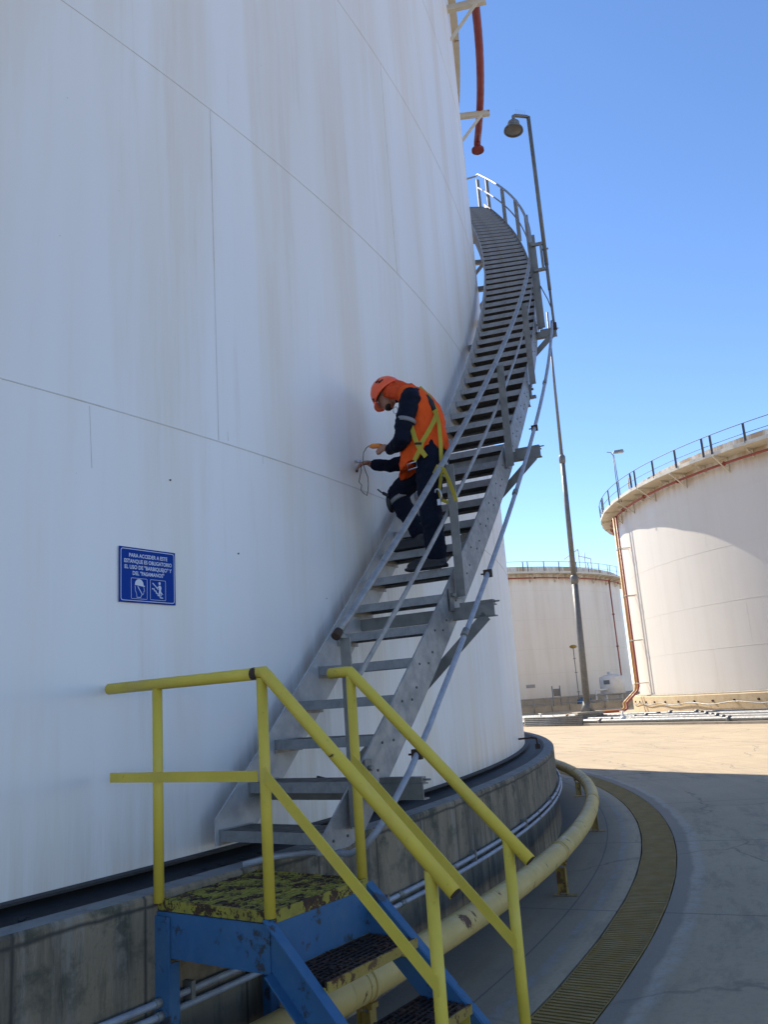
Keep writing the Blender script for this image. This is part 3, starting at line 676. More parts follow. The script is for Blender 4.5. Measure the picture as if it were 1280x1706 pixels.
for t in (36.9, 29.3, 21.5, 13.5, 5, -4):
    b = MB(); X, Y = er(t), et(t)
    b.box(W((TR+20.78)/2, t, RPZ-.11), X*((20.78-TR)/2), Y*.006, ZV*.05); b.box(W((TR+20.78)/2, t, RPZ-.155)+Y*.04, X*((20.78-TR)/2), Y*.035, ZV*.005)
    b.bar(W(20.62, t, RPZ-.15), W(TR, t, RPZ-.75), Y*.005, (X-ZV).normalized()*.03)
    bld(b, 'pipe_bracket', M_cream, rp)

# ------------------------------------------------------------------ the two tanks across the yard
HK = [0, 1.97, 3.94, 6.34, 8.74]
def far_tank(cx, cy, R, z0, ztop, over, a0, a1, label, shellm, basem, red_dz, post_step, group=None):
    c = Vector((cx, cy, 0)); zb = EZ+z0; zt = EZ+ztop
    T = thing('storage_tank', label, 'tank', c + ZV*zb)
    b = MB(); revolve(b, c, [(R, zb), (R, zb+3), (R, zb+6), (R, zt+.66)], n=540, smooth=True); b.cur = 1
    for h in HK[1:]:
        revolve(b, c, [(R-.01, zb+h-.012), (R+.005, zb+h-.008), (R+.005, zb+h+.008), (R-.01, zb+h+.012)], n=540)
    for lv in range(4):
        for k in range(18):
            a = math.radians(k*20 + lv*7.3); d = Vector((math.cos(a), math.sin(a), 0)); t = Vector((-d.y, d.x, 0))
            b.box(c+d*R+ZV*(zb+(HK[lv]+HK[lv+1])/2), d*.002, t*.005, ZV*((HK[lv+1]-HK[lv])/2-.03))
    bld(b, 'shell', [shellm, M_weld2], T)
    b = MB(); revolve(b, c, [(R-.003, zt+.65), (0, zt+.9)], n=120, smooth=True); bld(b, 'roof', M_whitep, T)
    # walkway ring built as straight panels
    b = MB(); n = 48; N = [(R, zt), (R+over, zt), (R+over, zt+.16), (R+over-.03, zt+.16), (R+over-.03, zt+.05), (R, zt+.05)]
    revolve(b, c, N + [N[0]], n=n, a0=3.75); bld(b, 'walkway', M_cream, T)
    b = MB()
    for a in [a0+(a1-a0)*i/60 for i in range(61)]: pass
    top = [c+Vector((math.cos(math.radians(a)), math.sin(math.radians(a)), 0))*(R+over-.04)+ZV*(zt+.95) for a in [a0+(a1-a0)*i/80 for i in range(81)]]
    b.tube(top, .018, 8); b.tube([p-ZV*.45 for p in top], .014, 8); bld(b, 'guard_rail', M_dkrail, T)
    k = 0; a = a0
    while a < a1:
        d = Vector((math.cos(math.radians(a)), math.sin(math.radians(a)), 0)); t = Vector((-d.y, d.x, 0))
        b = MB(); b.box(c+d*(R+over-.04)+ZV*(zt+.52), d*.006, t*.045, ZV*.44); b.box(c+d*(R+over-.02)+ZV*(zt+.50)-t*.04, d*.025, t*.005, ZV*.42); bld(b, 'rail_post', M_dkrail, T)
        a += post_step*(1.0 if k % 4 != 3 else .28); k += 1
    a = a0+1; k = 0
    while a < a1:                                             # triangular brackets under the walkway
        d = Vector((math.cos(math.radians(a)), math.sin(math.radians(a)), 0)); t = Vector((-d.y, d.x, 0)); ln = over*.95 if k % 2 == 0 else over*.5
        b = MB(); b.box(c+d*(R+ln/2)+ZV*(zt-.04), d*(ln/2), t*.03, ZV*.035); b.bar(c+d*(R+ln-.05)+ZV*(zt-.07), c+d*(R+.02)+ZV*(zt-ln*.75), t*.025, ZV*.03)
        b.box(c+d*(R+.03)+ZV*(zt-ln*.42), d*.02, t*.03, ZV*(ln*.38))
        bld(b, 'walkway_bracket', M_cream, T); a += 4.2; k += 1
    b = MB(); rr = R+.38
    pts = [c+Vector((math.cos(math.radians(a)), math.sin(math.radians(a)), 0))*rr+ZV*(zt-red_dz) for a in [a0+(a1-a0)*i/90 for i in range(91)]]
    b.tube(pts, .055, 10); 
    for i in range(4, 90, 9): b.tube([pts[i]-(pts[i+1]-pts[i])*.05, pts[i]+(pts[i+1]-pts[i])*.05], .10, 12)
    bld(b, 'red_fire_pipe', M_redor, T)
    W_ = thing('tank_base_wall', label.split(',')[0].replace('tank', 'tank base') , 'ring wall', c.copy())
    b = MB(); revolve(b, c, [(R-.1, zb-.004), (R+.42, zb-.004), (R+.45, zb-.03), (R+.45, -.02)], n=360); bld(b, 'wall', basem, W_)
    b = MB(); revolve(b, c, [(R+.02, zb), (R+.16, zb), (R+.16, zb+.05), (R+.02, zb+.07)], n=360); bld(b, 'sealing_strip', M_oldconc, W_)
    return T, W_
q = Mt('pale_weld_line', (.62, .575, .51), .6); q.mix(q.ramp(q.noise(1.5, 4), .5, .65, 0, .7), (.57, .52, .45)); M_weld2 = q.m
rt, rw_ = far_tank(31.17, 44.014, 17.883, -.737, 9.45, .95, 140, 232, 'big cream storage tank at the right edge, half in shadow under its walkway', M_shell2, M_tank2base, .34, 5.2)
rw_['label'] = 'yellowish concrete base ring under the tank at the right edge'
b = MB(); b.tube([Vector((31.17+18.40*math.cos(math.radians(a)), 44.014+18.40*math.sin(math.radians(a)), EZ-1.12-.05*math.sin(a*.7))) for a in range(170, 232)], .022, 6); bld(b, 'base_cable', M_galv, rw_)
for a in range(172, 232, 4):
    b = MB(); d_ = Vector((math.cos(math.radians(a)), math.sin(math.radians(a)), 0)); b.cyl(Vector((31.17, 44.014, EZ-1.02))+d_*18.3, Vector((31.17, 44.014, EZ-1.02))+d_*18.39, .05, 8); bld(b, 'weep_pipe', M_rust, rw_)
ltk, lw_ = far_tank(6.1, 83.9, 16.6, -.76, 9.32, .9, 255, 335, 'farther cream storage tank seen between the near tank and the lamp mast', M_shell3, M_greyconc, .34, 5.0)
lw_['label'] = 'grey concrete base ring under the farther middle tank'
def far_pt(c, R, a, z): a = math.radians(a); return Vector((c[0]+R*math.cos(a), c[1]+R*math.sin(a), EZ+z))
CR = (31.17, 44.014); CL = (6.1, 83.9)
# riser pipes at the left flank of the right tank
for i, (a, rr, mt, rad, lab) in enumerate(((177.6, 18.42, M_redor, .06, 'red riser pipe down the left flank of the right tank, ending in a floor bend'), (176.2, 18.45, M_orangep, .075, 'orange yellow riser pipe beside the red one on the right tank'))):
    t = thing('riser_pipe', lab, 'pipe', far_pt(CR, rr, a, -1.72))
    g_ = far_pt(CR, rr, a, -.9); out = Vector((-1.0, -.25, 0)).normalized(); side = Vector((-.1,-1,0))*(.45-.35*i)
    p = [far_pt(CR, rr, a, 9.0), far_pt(CR, rr, a, -.2), far_pt(CR, rr, a, -.45)+out*.12, g_+out*.7+side*.2, g_+out*.85+side*.3-ZV*.12, g_+out*.85+side*.3-ZV*.38, g_+out*1.05+side*.4-ZV*.48, g_+out*(2.9+1.2*i)+side*.6-ZV*.48, g_+out*(3.05+1.2*i)+side*.6-ZV*.52, g_+out*(3.08+1.2*i)+side*.6-ZV*.85]
    b = MB(); b.tube(p, rad, 12); bld(b, 'pipe_run', mt, t)
    for zz in (7.2, 4.6, 2.2, -.05):
        b = MB(); q0 = far_pt(CR, rr, a, zz); q1 = far_pt(CR, 17.9, a-1, zz-.25); b.cyl(q0, far_pt(CR, 17.85, a, zz), .025, 6); b.tube([q0-ZV*.03, q0+ZV*.03], rad+.03, 12); bld(b, 'pipe_bracket', M_cream, t)
# second lamp, on the walkway of the right tank
fl = thing('walkway_floodlight', 'small floodlight on a double pole on the right tank walkway', 'lamp', far_pt(CR, 18.8, 184.3, 9.5))
b = MB()
for s_ in (0, .12): b.tube([far_pt(CR, 18.8, 184.3, 9.3)+Vector((s_,0,0)), far_pt(CR, 18.8, 184.3, 11.9)+Vector((s_*.4,0,0))], .022, 6)
b.tube([far_pt(CR, 18.8, 184.3, 11.9), far_pt(CR, 18.8, 184.3, 12.05)+Vector((-.1,0,0)), far_pt(CR, 18.8, 184.3, 12.08)+Vector((-.3,0,0))], .02, 6); bld(b, 'pole', M_pole, fl)
b = MB(); cc = far_pt(CR, 18.8, 184.3, 12.05)+Vector((.28,0,0)); b.hexa([cc+Vector(v) for v in ((-.28,-.12,-.07),(.3,-.14,-.04),(.3,.14,-.04),(-.28,.12,-.07),(-.2,-.08,.08),(.26,-.1,.12),(.26,.1,.12),(-.2,.08,.08))]); bld(b, 'lamp_head', M_galv, fl)
# ladder cage on walkway behind the floodlight
b = MB()
for s_ in (-.25, .25):
    b.tube([far_pt(CR, 18.3, 186, 9.5)+Vector((0,s_,0)), far_pt(CR, 18.3, 186, 10.5)+Vector((0,s_,0))], .03, 6)
for k in range(4): b.cyl(far_pt(CR, 18.3, 186, 9.6+.28*k)+Vector((0,-.25,0)), far_pt(CR, 18.3, 186, 9.6+.28*k)+Vector((0,.25,0)), .02, 6)
bld(b, 'walkway_ladder', M_orangep, rt)
# middle tank: red drop pipe, floodlight pole, roof frame
t = thing('drop_pipe', 'thin red pipe running down the face of the farther middle tank', 'pipe', far_pt(CL, 17.0, 322.5, -1.7))
b = MB(); b.tube([far_pt(CL, 17.0, 322.5, 8.9), far_pt(CL, 17.0, 322.5, -1.2)], .06, 8)
for zz in (6, 3.2, .5): b.tube([far_pt(CL, 17.0, 322.5, zz-.06), far_pt(CL, 17.0, 322.5, zz+.06)], .11, 8)
bld(b, 'pipe_run', M_redor, t)
t = thing('yard_light', 'short thin floodlight pole in front of the farther middle tank', 'lamp', far_pt(CL, 18.5, 296.6, -1.72))
b = MB(); b.tube([far_pt(CL, 18.5, 296.6, -1.72), far_pt(CL, 18.5, 296.6, 3.0)], .035, 8)
for zz in (2.2, 1.1, -.4): b.box(far_pt(CL, 18.5, 296.6, zz), Vector((.1,0,0)), Vector((0,.05,0)), ZV*.03)
bld(b, 'pole', M_galv_d, t)
b = MB(); b.ball(far_pt(CL, 18.5, 296.6, 3.15), .3, 1, .6, .5, n=10); bld(b, 'lamp_head', M_nose_r, t)
t = thing('roof_frame', 'small pale pipe frame standing on the roof edge of the farther middle tank', 'frame', far_pt(CL, 16, 312, 9.9))
b = MB(); q0 = far_pt(CL, 16.2, 311, 9.9); 
for dx, hh in ((-.9, .9), (0, 1.8), (.5, 1.5), (1.0, .9)): b.cyl(q0+Vector((dx,0,-.1)), q0+Vector((dx,0,hh)), .05, 6)
b.cyl(q0+Vector((-1.3,0,1.0)), q0+Vector((0,0,1.8)), .05, 6); b.cyl(q0+Vector((0,0,1.2)), q0+Vector((1.0,0,.9)), .05, 6); bld(b, 'frame_tubes', M_whitep, t)
# small drum tank on legs
dc = far_pt(CL, 19.6, 304.6, 0); dc.z = 0
t = thing('small_drum_tank', 'small round white tank on legs in front of the farther middle tank', 'tank', dc)
b = MB(); lathe(b, dc, [(0, .85), (.9, .95), (.98, 1.05), (.98, 2.25), (.9, 2.33), (.4, 2.5), (0, 2.52)], Matrix.Identity(3), 32); bd = bld(b, 'drum', M_whitep, t)
b = MB(); lathe(b, dc, [(0, 2.72), (.3, 2.7), (.3, 2.46), (0, 2.46)], Matrix.Identity(3), 16); bld(b, 'hatch', M_whitep, bd)
for k in range(4):
    a = k*math.pi/2+.6; b = MB(); b.cyl(dc+Vector((.8*math.cos(a), .8*math.sin(a), 0)), dc+Vector((.8*math.cos(a), .8*math.sin(a), 1.1)), .07, 8); bld(b, 'leg', M_whitep, t)
b = MB(); b.box(dc+Vector((-.62, -.78, 1.9)), Vector((.20, -.155, 0)), Vector((.003, .004, 0)), ZV*.16); bld(b, 'name_plate', Mt('dark_plate', (.12, .13, .15), .5).m, t)
t = thing('pump_unit', 'blue pump with pale pipework next to the small drum tank', 'pump', dc+Vector((-2.6, -1, 0)))
b = MB(); c_ = dc+Vector((-2.6, -1, .45)); b.cyl(c_-Vector((.5,0,0)), c_+Vector((.35,0,0)), .3, 14); b.cyl(c_+Vector((.35,0,0)), c_+Vector((.5,0,0)), .38, 14); b.box(c_-ZV*.38, Vector((.6,0,0)), Vector((0,.3,0)), ZV*.07); b.box(c_+Vector((-.1,0,.35)), Vector((.15,0,0)), Vector((0,.12,0)), ZV*.1); bld(b, 'motor', M_blue, t)
b = MB(); b.tube([c_+Vector((.5,0,.1)), c_+Vector((.9,0,.1)), c_+Vector((1.0,0,.2)), c_+Vector((1.0,0,.8)), c_+Vector((1.1,0,.9)), c_+Vector((2.0,.2,.9))], .07, 8); b.tube([c_+Vector((.2,0,.3)), c_+Vector((.2,0,2.2))], .05, 8); b.cyl(c_+Vector((.05,0,2.2)), c_+Vector((.4,0,2.25)), .06, 8); bld(b, 'pipework', M_whitep, t)
t = thing('control_box', 'small dark control cabinet on a post left of the lamp mast', 'cabinet', dc+Vector((-4.8, -1.5, 0)))
b = MB(); c_ = dc+Vector((-4.8, -1.5, 0)); 
for s_ in (-.3, .3): b.cyl(c_+Vector((s_,0,0)), c_+Vector((s_,0,1.9)), .05, 8)
bld(b, 'post', M_galv, t); b = MB(); b.box(c_+ZV*1.4+Vector((0,-.1,0)), Vector((.22,0,0)), Vector((0,.1,0)), ZV*.28); bld(b, 'cabinet', M_pole, t)
b = MB(); b.box(c_+ZV*2.0+Vector((-1.9,.3,0)), Vector((.35,0,0)), Vector((0,.01,0)), ZV*.13); bld(b, 'notice_plate', M_galv, t)

# low concrete bund with a pipe fence, in front of the middle tank
FA, FB = Vector((-6, 63.2, 0)), Vector((19.0, 64.6, 0))
b = MB(); dd = (FB-FA).normalized(); nn = Vector((-dd.y, dd.x, 0))
b.bar(FA+ZV*.22, FB+ZV*.22, nn*.12, ZV*.22)
tag(b.build('bund_wall', M_greyconc, origin=FA), 'low grey bund wall in front of the farther middle tank', 'wall')
fe = thing('pipe_fence', 'low grey two rail pipe fence in front of the farther middle tank', 'fence', FA.copy())
b = MB(); b.cyl(FA+ZV*1.0-nn*.3, FB+ZV*1.0-nn*.3, .035, 8); b.cyl(FA+ZV*.62-nn*.3, FB+ZV*.62-nn*.3, .03, 8); bld(b, 'rails', M_galv, fe)
x = 0
while x < (FB-FA).length:
    b = MB(); b.cyl(FA+dd*x-nn*.3, FA+dd*x-nn*.3+ZV*1.0, .035, 8); bld(b, 'fence_post', M_galv, fe); x += 1.35

# pipe run on the ground across the yard
RA = Vector((4.5, 44.9, 0)); RD = Vector((.497, -.868, 0)).normalized(); RN = Vector((.868, .497, 0))
for i in range(7):
    off = .22+.30*i; rad = (.075, .06, .09, .05, .08, .06, .07)[i]
    lab = ('nearest', 'second nearest', 'third nearest', 'middle', 'third farthest', 'second farthest', 'farthest')[i]
    t = thing('ground_pipe', lab+' of the grey pipes lying side by side across the sunlit yard', 'pipe', RA+RN*off, 'grey pipes across the yard')
    z = .17+.03*i
    b = MB(); a = RA-RD*14+RN*off+ZV*z; c = RA+RD*28+RN*off+ZV*z
    b.tube([a+(c-a)*k/20 for k in range(21)], rad, 10); bld(b, 'pipe_run', [M_galv_d, M_pole, M_pole][i % 3], t)
    b = MB()
    for s_ in (1.0+i*.7, 8.4+i*.4, 15.2-i*.5): pz = RA+RD*s_+RN*off+ZV*z; b.tube([pz-RD*.06, pz+RD*.06], rad+.05, 12)
    bld(b, 'flanges', M_galv_d, t)
    if i == 1:
        for s_ in (4.0, 9.5):
            pz = RA+RD*s_+RN*off+ZV*z; b = MB(); b.ball(pz, .17, n=10); b.cyl(pz, pz+ZV*.35, .04, 8); b.cyl(pz+ZV*.35-RD*.15, pz+ZV*.35+RD*.15, .025, 6); bld(b, 'valve', M_whitep, t)
b = MB(); b.box(RA+RD*7+RN*1.12+ZV*.045, RN*1.2, RD*21, ZV*.045); b.box(RA+RD*7+RN*2.5+ZV*.13, RN*.08, RD*21, ZV*.13)
tag(b.build('pipe_plinth', M_greyconc, origin=RA), 'low dark concrete plinth under the grey ground pipes', 'plinth')
# grey pipe duct box at the mast foot
b = MB(); 
for k in range(5): b.tube([RA+RD*(3.5)+RN*(-.12)+ZV*(.07+.085*k), RA+RD*(7.6)+RN*(-.12)+ZV*(.07+.085*k)], .042, 10)
b.box(RA+RD*5.5+RN*.0+ZV*.21, RD*2.0, RN*.06, ZV*.21)
tag(b.build('conduit_bank', M_galv_d, origin=RA), 'bank of short grey conduits at the front of the ground pipes below the mast', 'conduit')

# tall stepped lamp mast
F0, R0, U0 = F_, R_, U_
def ray(px, py): return (F_*FPX + R_*(px-640) + U_*(853-py)).normalized()
d = ray(980, 1187); mb_ = Vector((d.x, d.y, 0)); mb_ = mb_.normalized()*41.0
MZ0 = EZ + d.z/math.hypot(d.x, d.y)*41.0
mast = thing('lamp_mast', 'tall stepped grey steel mast on a concrete pad, rising behind the stair', 'mast', Vector((mb_.x, mb_.y, 0)))
def mz(px, py): d = ray(px, py); return EZ + d.z/math.hypot(d.x, d.y)*41.0
z1, z2, z3 = mz(957, 965), mz(935, 765), mz(915, 520)
top_off = Vector((0, 0, 0))
dt_ = ray(916, 560); tp = Vector((dt_.x, dt_.y, 0)).normalized()*41.0; lean = (tp-mb_)
def mp(z): f = (z-MZ0)/(mz(916, 560)-MZ0); v = mb_+lean*f; return Vector((v.x, v.y, z))
b = MB(); b.tube([mp(MZ0), mp(z1)], [.17, .150], 12); b.tube([mp(z1), mp(z2)], [.135, .12], 12); b.tube([mp(z2), mp(z3)], [.085, .05], 12); bld(b, 'mast_tube', M_pole, mast)
for z, r_ in ((z1, .2), (z2, .165)):
    b = MB(); b.tube([mp(z-.25), mp(z-.12), mp(z+.12), mp(z+.22)], [r_*.75, r_, r_, r_*.6], 12); bld(b, 'collar', M_pole, mast)
b = MB(); b.tube([mp(MZ0), mp(MZ0+.55)], [.36, .17], 4); bld(b, 'base_gusset', M_pole, mast)
b = MB(); b.box(Vector((mb_.x, mb_.y, (MZ0)/2)), Vector((.5,0,0)), Vector((0,.5,0)), ZV*(MZ0/2)); b.box(Vector((mb_.x, mb_.y, MZ0)), Vector((.62,0,0)), Vector((0,.62,0)), ZV*.05); bld(b, 'concrete_pad', M_oldconc, mast)
# ------------------------------------------------------------------ the inspector on the stair
def fabric(name, col, fold=.5, rough=.85, var=.3):
    q = Mt(name, col, rough, 0, .2); n = q.noise(7, 5, .6, dist=.6)
    q.mix(q.ramp(n, .35, .7, 0, var), tuple(c*.6 for c in col)); q.bump(n, fold, .02); q.bump(q.noise(160, 2), .15, .001); return q.m
M_navy = fabric('navy_overall', (.0045, .007, .019)); M_vest = fabric('orange_vest', (.80, .095, .012), .6, .8, .35)
M_flap = fabric('orange_cloth', (.66, .075, .018), .8, .85, .4); M_skin = Mt('skin', (.34, .16, .10), .5).m
M_helm = Mt('orange_helmet_plastic', (.88, .11, .03), .35).m; M_strap = fabric('yellow_webbing', (.45, .36, .05), .2); M_dk = Mt('dark_webbing', (.015, .015, .02), .7).m
M_boot = Mt('black_boot', (.012, .012, .015), .55).m; M_refl = Mt('grey_reflective_tape', (.20, .20, .20), .4).m; M_buck = Mt('bare_buckle', (.55, .55, .60), .3, .6).m
MX = Matrix((-er(13.2), -et(13.2), ZV)).transposed()      # body axes: forward (to the tank), left (to the camera), up
def limb(mb, pts, n=18):
    ps = [W(*p[:3]) for p in pts]; rs = [p[3] for p in pts]
    P_ = []; R_l = []
    for i in range(len(ps)-1):
        for k in range(5): f = k/5; P_.append(ps[i].lerp(ps[i+1], f)); R_l.append(rs[i]*(1-f)+rs[i+1]*f)
    P_.append(ps[-1]); R_l.append(rs[-1]); mb.tube(P_, R_l, n)
    for p, r in ((ps[0], rs[0]), (ps[-1], rs[-1])): mb.ball(p, r*.99, n=n)
def remesh(mb, name, mats, parent, vox, smooth=6, pick=None, disp=None):
    o = mb.build(name, mats[0], origin=(0,0,0)); o.location = (0,0,0)
    md = o.modifiers.new('r', 'REMESH'); md.mode = 'VOXEL'; md.voxel_size = vox
    ms = o.modifiers.new('s', 'SMOOTH'); ms.iterations = smooth; ms.factor = .5
    bpy.context.view_layer.update()
    me = bpy.data.meshes.new_from_object(o.evaluated_get(bpy.context.evaluated_depsgraph_get()))
    old = o.data; o.modifiers.clear(); o.data = me; bpy.data.meshes.remove(old); me.name = name
    me.materials.clear()
    for m_ in mats: me.materials.append(m_)
    pl = wloc(parent) if parent else Vector((0,0,0))
    if disp:
        nn_ = [v.normal.copy() for v in me.vertices]; co_ = [v.co.copy() for v in me.vertices]
        for v, c_, n_ in zip(me.vertices, co_, nn_): v.co = c_ + disp(c_, n_)
    for p in me.polygons:
        p.use_smooth = True; p.material_index = pick(p.center) if pick else 0
    org = pl if parent else W(20.8, 13.2, -1.72)
    org = pl if parent else ORG
    for v in me.vertices: v.co -= org
    if parent: o.parent = parent
    else: o.location = org
    return o
ORG = W(20.75, 13.1, .89)
HC = W(20.485, 13.25, 2.335)                              # centre of the head
uh = (-er(13.25)*.62 + ZV*.78).normalized(); fh = (-er(13.25)*.78 - ZV*.62).normalized(); lh = -et(13.25)
MH = Matrix((fh, lh, uh)).transposed()                    # head axes: face, left ear, crown
def H3(f, l, u): return HC + fh*f + lh*l + uh*u
b = MB()
limb(b, [(20.84,13.25,1.72,.12), (20.83,13.22,1.88,.115), (20.79,13.2,2.05,.115), (20.755,13.2,2.18,.09)])
for dt in (-.2, .2): limb(b, [(20.84,13.22+dt,1.72,.10), (20.82,13.2+dt*.8,1.9,.085), (20.785,13.2+dt*.8,2.08,.085), (20.765,13.2+dt*.8,2.16,.07)])
limb(b, [(20.77,12.80,2.19,.075), (20.73,13.2,2.24,.085), (20.74,13.62,2.20,.075)])
limb(b, [(20.71,13.2,2.24,.065), (20.60,13.22,2.30,.06), (20.53,13.24,2.31,.062)])
# near arm and far arm
limb(b, [(20.775,12.74,2.175,.080), (20.75,12.62,2.02,.071), (20.714,12.56,1.85,.064), (20.63,12.72,1.835,.056), (20.555,12.88,1.838,.046)])
limb(b, [(20.555,12.88,1.838,.030), (20.52,12.93,1.85,.026)])
limb(b, [(20.72,13.68,2.17,.074), (20.62,13.74,1.98,.064), (20.52,13.75,1.81,.058), (20.40,13.65,1.80,.052), (20.29,13.57,1.822,.045)])
limb(b, [(20.29,13.57,1.822,.030), (20.25,13.54,1.835,.026)])
# legs in loose overalls
limb(b, [(20.85,12.99,1.72,.108), (20.85,12.92,1.55,.096), (20.835,12.89,1.37,.082), (20.85,12.89,1.17,.078), (20.86,12.89,1.00,.074)])
limb(b, [(20.82,13.46,1.72,.108), (20.63,13.52,1.66,.094), (20.455,13.58,1.555,.080), (20.52,13.60,1.40,.072), (20.60,13.62,1.24,.068)])
# head with brow, nose, lips, chin and ears
b.ball(HC, .092, 1.05, .82, 1.14, n=20, M=MH); b.ball(H3(.035,0,-.055), .062, 1.0, .92, 1.05, n=16, M=MH); b.ball(H3(.068,0,-.092), .026, 1, 1.2, .9, n=12, M=MH)
b.tube([H3(.088,0,.008), H3(.108,0,-.022), H3(.102,0,-.036)], [.008,.014,.013], 10); b.ball(H3(.104,0,-.032), .014, n=10)
b.ball(H3(.085,0,-.064), .018, .8, 1.3, .5, n=10, M=MH); b.ball(H3(.080,0,.018), .03, .6, 2.0, .5, n=12, M=MH)
for s_ in (-1, 1): b.ball(H3(.0, s_*.078, -.022), .022, .6, .35, 1.2, n=10, M=MH)
# hands: palm, four bent fingers and a thumb, closed on what they hold
def hand(c, fw, up, sd, curl):
    M_ = Matrix((fw, sd, up)).transposed()
    b.ball(c, .043, 1.05, .95, .42, n=14, M=M_)
    for i in range(4):
        y = (i-1.5)*.0195; L_ = (.030, .034, .032, .025)[i]
        p = c + fw*.036 + sd*y; ps = [p - fw*.012, p]; d = fw.copy()
        for k in range(3):
            a = curl*(k+1); d = fw*math.cos(a) - up*math.sin(a); p = p + d*L_*(1, .75, .6)[k]; ps.append(p.copy())
        b.tube(ps, [.0095, .0095, .009, .0083, .0072], 10); b.ball(ps[-1], .0072, n=8)
    t0 = c - fw*.012 + sd*.034; ps = [t0, t0+fw*.028+sd*.016-up*.008, t0+fw*.052+sd*.010-up*.022, t0+fw*.068-up*.030]
    b.tube(ps, [.012, .011, .0098, .008], 10); b.ball(ps[-1], .008, n=8)
X13, Y13 = er(13.2), et(13.2)
h1 = W(20.475, 12.97, 1.872); f1 = (-X13*.86 + Y13*.25 + ZV*.30).normalized(); u1 = (ZV*.55 - Y13*.8 + X13*.0); u1 = (u1 - f1*u1.dot(f1)).normalized(); hand(h1, f1, u1, f1.cross(u1)*-1, .62)
h2 = W(20.225, 13.48, 1.845); f2 = (-X13*.8 - Y13*.45 - ZV*.05).normalized(); u2 = (ZV*.9 + X13*.2); u2 = (u2 - f2*u2.dot(f2)).normalized(); hand(h2, f2, u2, f2.cross(u2)*-1, .5)
PK1, PK2 = W(20.565,12.86,1.838), W(20.30,13.575,1.82)
def pick(c):
    if c.z > h2.z-.12:
        if (c-h1).length < .105 and (c-PK1).length > .055: return 1
        if (c-h2).length < .10 and (c-PK2).length > .055: return 1
        if (c-HC).length < .15 and (c-HC).dot(uh) > -.125: return 1
    return 0
def crease(v, n):
    if pick(v) == 1 or (v-HC).length < .16: return Vector((0,0,0))
    return n*(.011*mnoise.noise(Vector((v.x*7, v.y*7, v.z*17)))+.006*mnoise.noise(Vector((v.x*22, v.y*22, v.z*38))))
man = remesh(b, 'person', [M_navy, M_skin], None, .0058, 3, pick, crease)
tag(man, 'person in navy overalls, orange vest and orange helmet leaning to the tank wall', 'person')
# helmet
b = MB(); lathe(b, H3(-.012,0,.018), [(0,.118),(.04,.112),(.075,.094),(.104,.060),(.121,.018),(.126,-.018),(.128,-.036),(.122,-.036),(.119,-.016),(.112,.018),(.09,.06),(0,.108)], MH @ Matrix.Diagonal((1.08, .93, 1)), 36)
b.section([[H3(.09*k,y*k,-.028), H3(.115+.035*(1-(y/.075)**2),y*1.05,-.036), H3(.115+.035*(1-(y/.075)**2),y*1.05,-.028), H3(.09*k,y*k,-.012)] for y in (-.075,-.055,-.03,0,.03,.055,.075) for k in (1.0,)])
b.tube([H3(.10,0,.075), H3(.05,0,.122), H3(-.01,0,.139), H3(-.07,0,.118)], .010, 8)
he = bld(b, 'helmet', M_helm, man)
b = MB()
for p, q_, r_ in ((H3(-.035,.106,.055), H3(-.075,.093,.05), .011), (H3(.085,.085,.01), H3(.10,.065,.0), .010), (H3(-.02,.10,.075), H3(-.055,.085,.085), .008)): b.tube([p, q_], [r_, r_*.5], 6)
bld(b, 'helmet_vent', M_dk, he)
# neck cloth under the helmet
def fold(v, n): return n*(.016*mnoise.noise(Vector((v.x*14, v.y*14, v.z*9)))+.008*mnoise.noise(v*34))
b = MB()
for a, c, r0, r1 in ((H3(-.05,0,-.01), W(20.69,13.2,2.295),   .090, .072), (H3(-.03,.055,-.04), W(20.66,12.98,2.27), .050, .05), (H3(-.03,-.055,-.04), W(20.66,13.42,2.27), .050, .05)):
    b.tube([a.lerp(c, k/5) for k in range(6)], [r0+(r1-r0)*k/5 for k in range(6)], 18); b.ball(a, r0*.98, n=16); b.ball(c, r1*.98, n=16)
remesh(b, 'neck_cloth', [M_flap], man, .0065, 5, None, fold)
# glasses
b = MB(); b.tube([H3(.02,.083,-.012), H3(.07,.072,-.012), H3(.098,.045,-.016), H3(.108,.012,-.018), H3(.108,-.012,-.018), H3(.098,-.045,-.016), H3(.07,-.072,-.012)], .0035, 6)
gl = bld(b, 'safety_glasses', M_dk, man)
q = Mt('clear_lens', (.35, .42, .60), .12); q.b.inputs['Alpha'].default_value = .55; b = MB()
for s_ in (-1, 1): b.hexa([H3(.100,s_*.008,-.036), H3(.080,s_*.066,-.034), H3(.083,s_*.068,-.034), H3(.104,s_*.008,-.036), H3(.106,s_*.008,.0), H3(.082,s_*.070,.0), H3(.085,s_*.072,.0), H3(.110,s_*.008,.0)])
bld(b, 'lens', q.m, gl)
b = MB()
for s_ in (-1, 1): b.ball(H3(.083, s_*.032, -.010), .011, n=10)
bld(b, 'eyes', Mt('eye_white', (.5,.48,.45), .3).m, man)
b = MB(); b.ball(H3(.05,0,-.098), .040, 1.0, 1.2, .5, n=14, M=MH); bld(b, 'beard', Mt('dark_beard', (.035,.022,.018), .9).m, man)
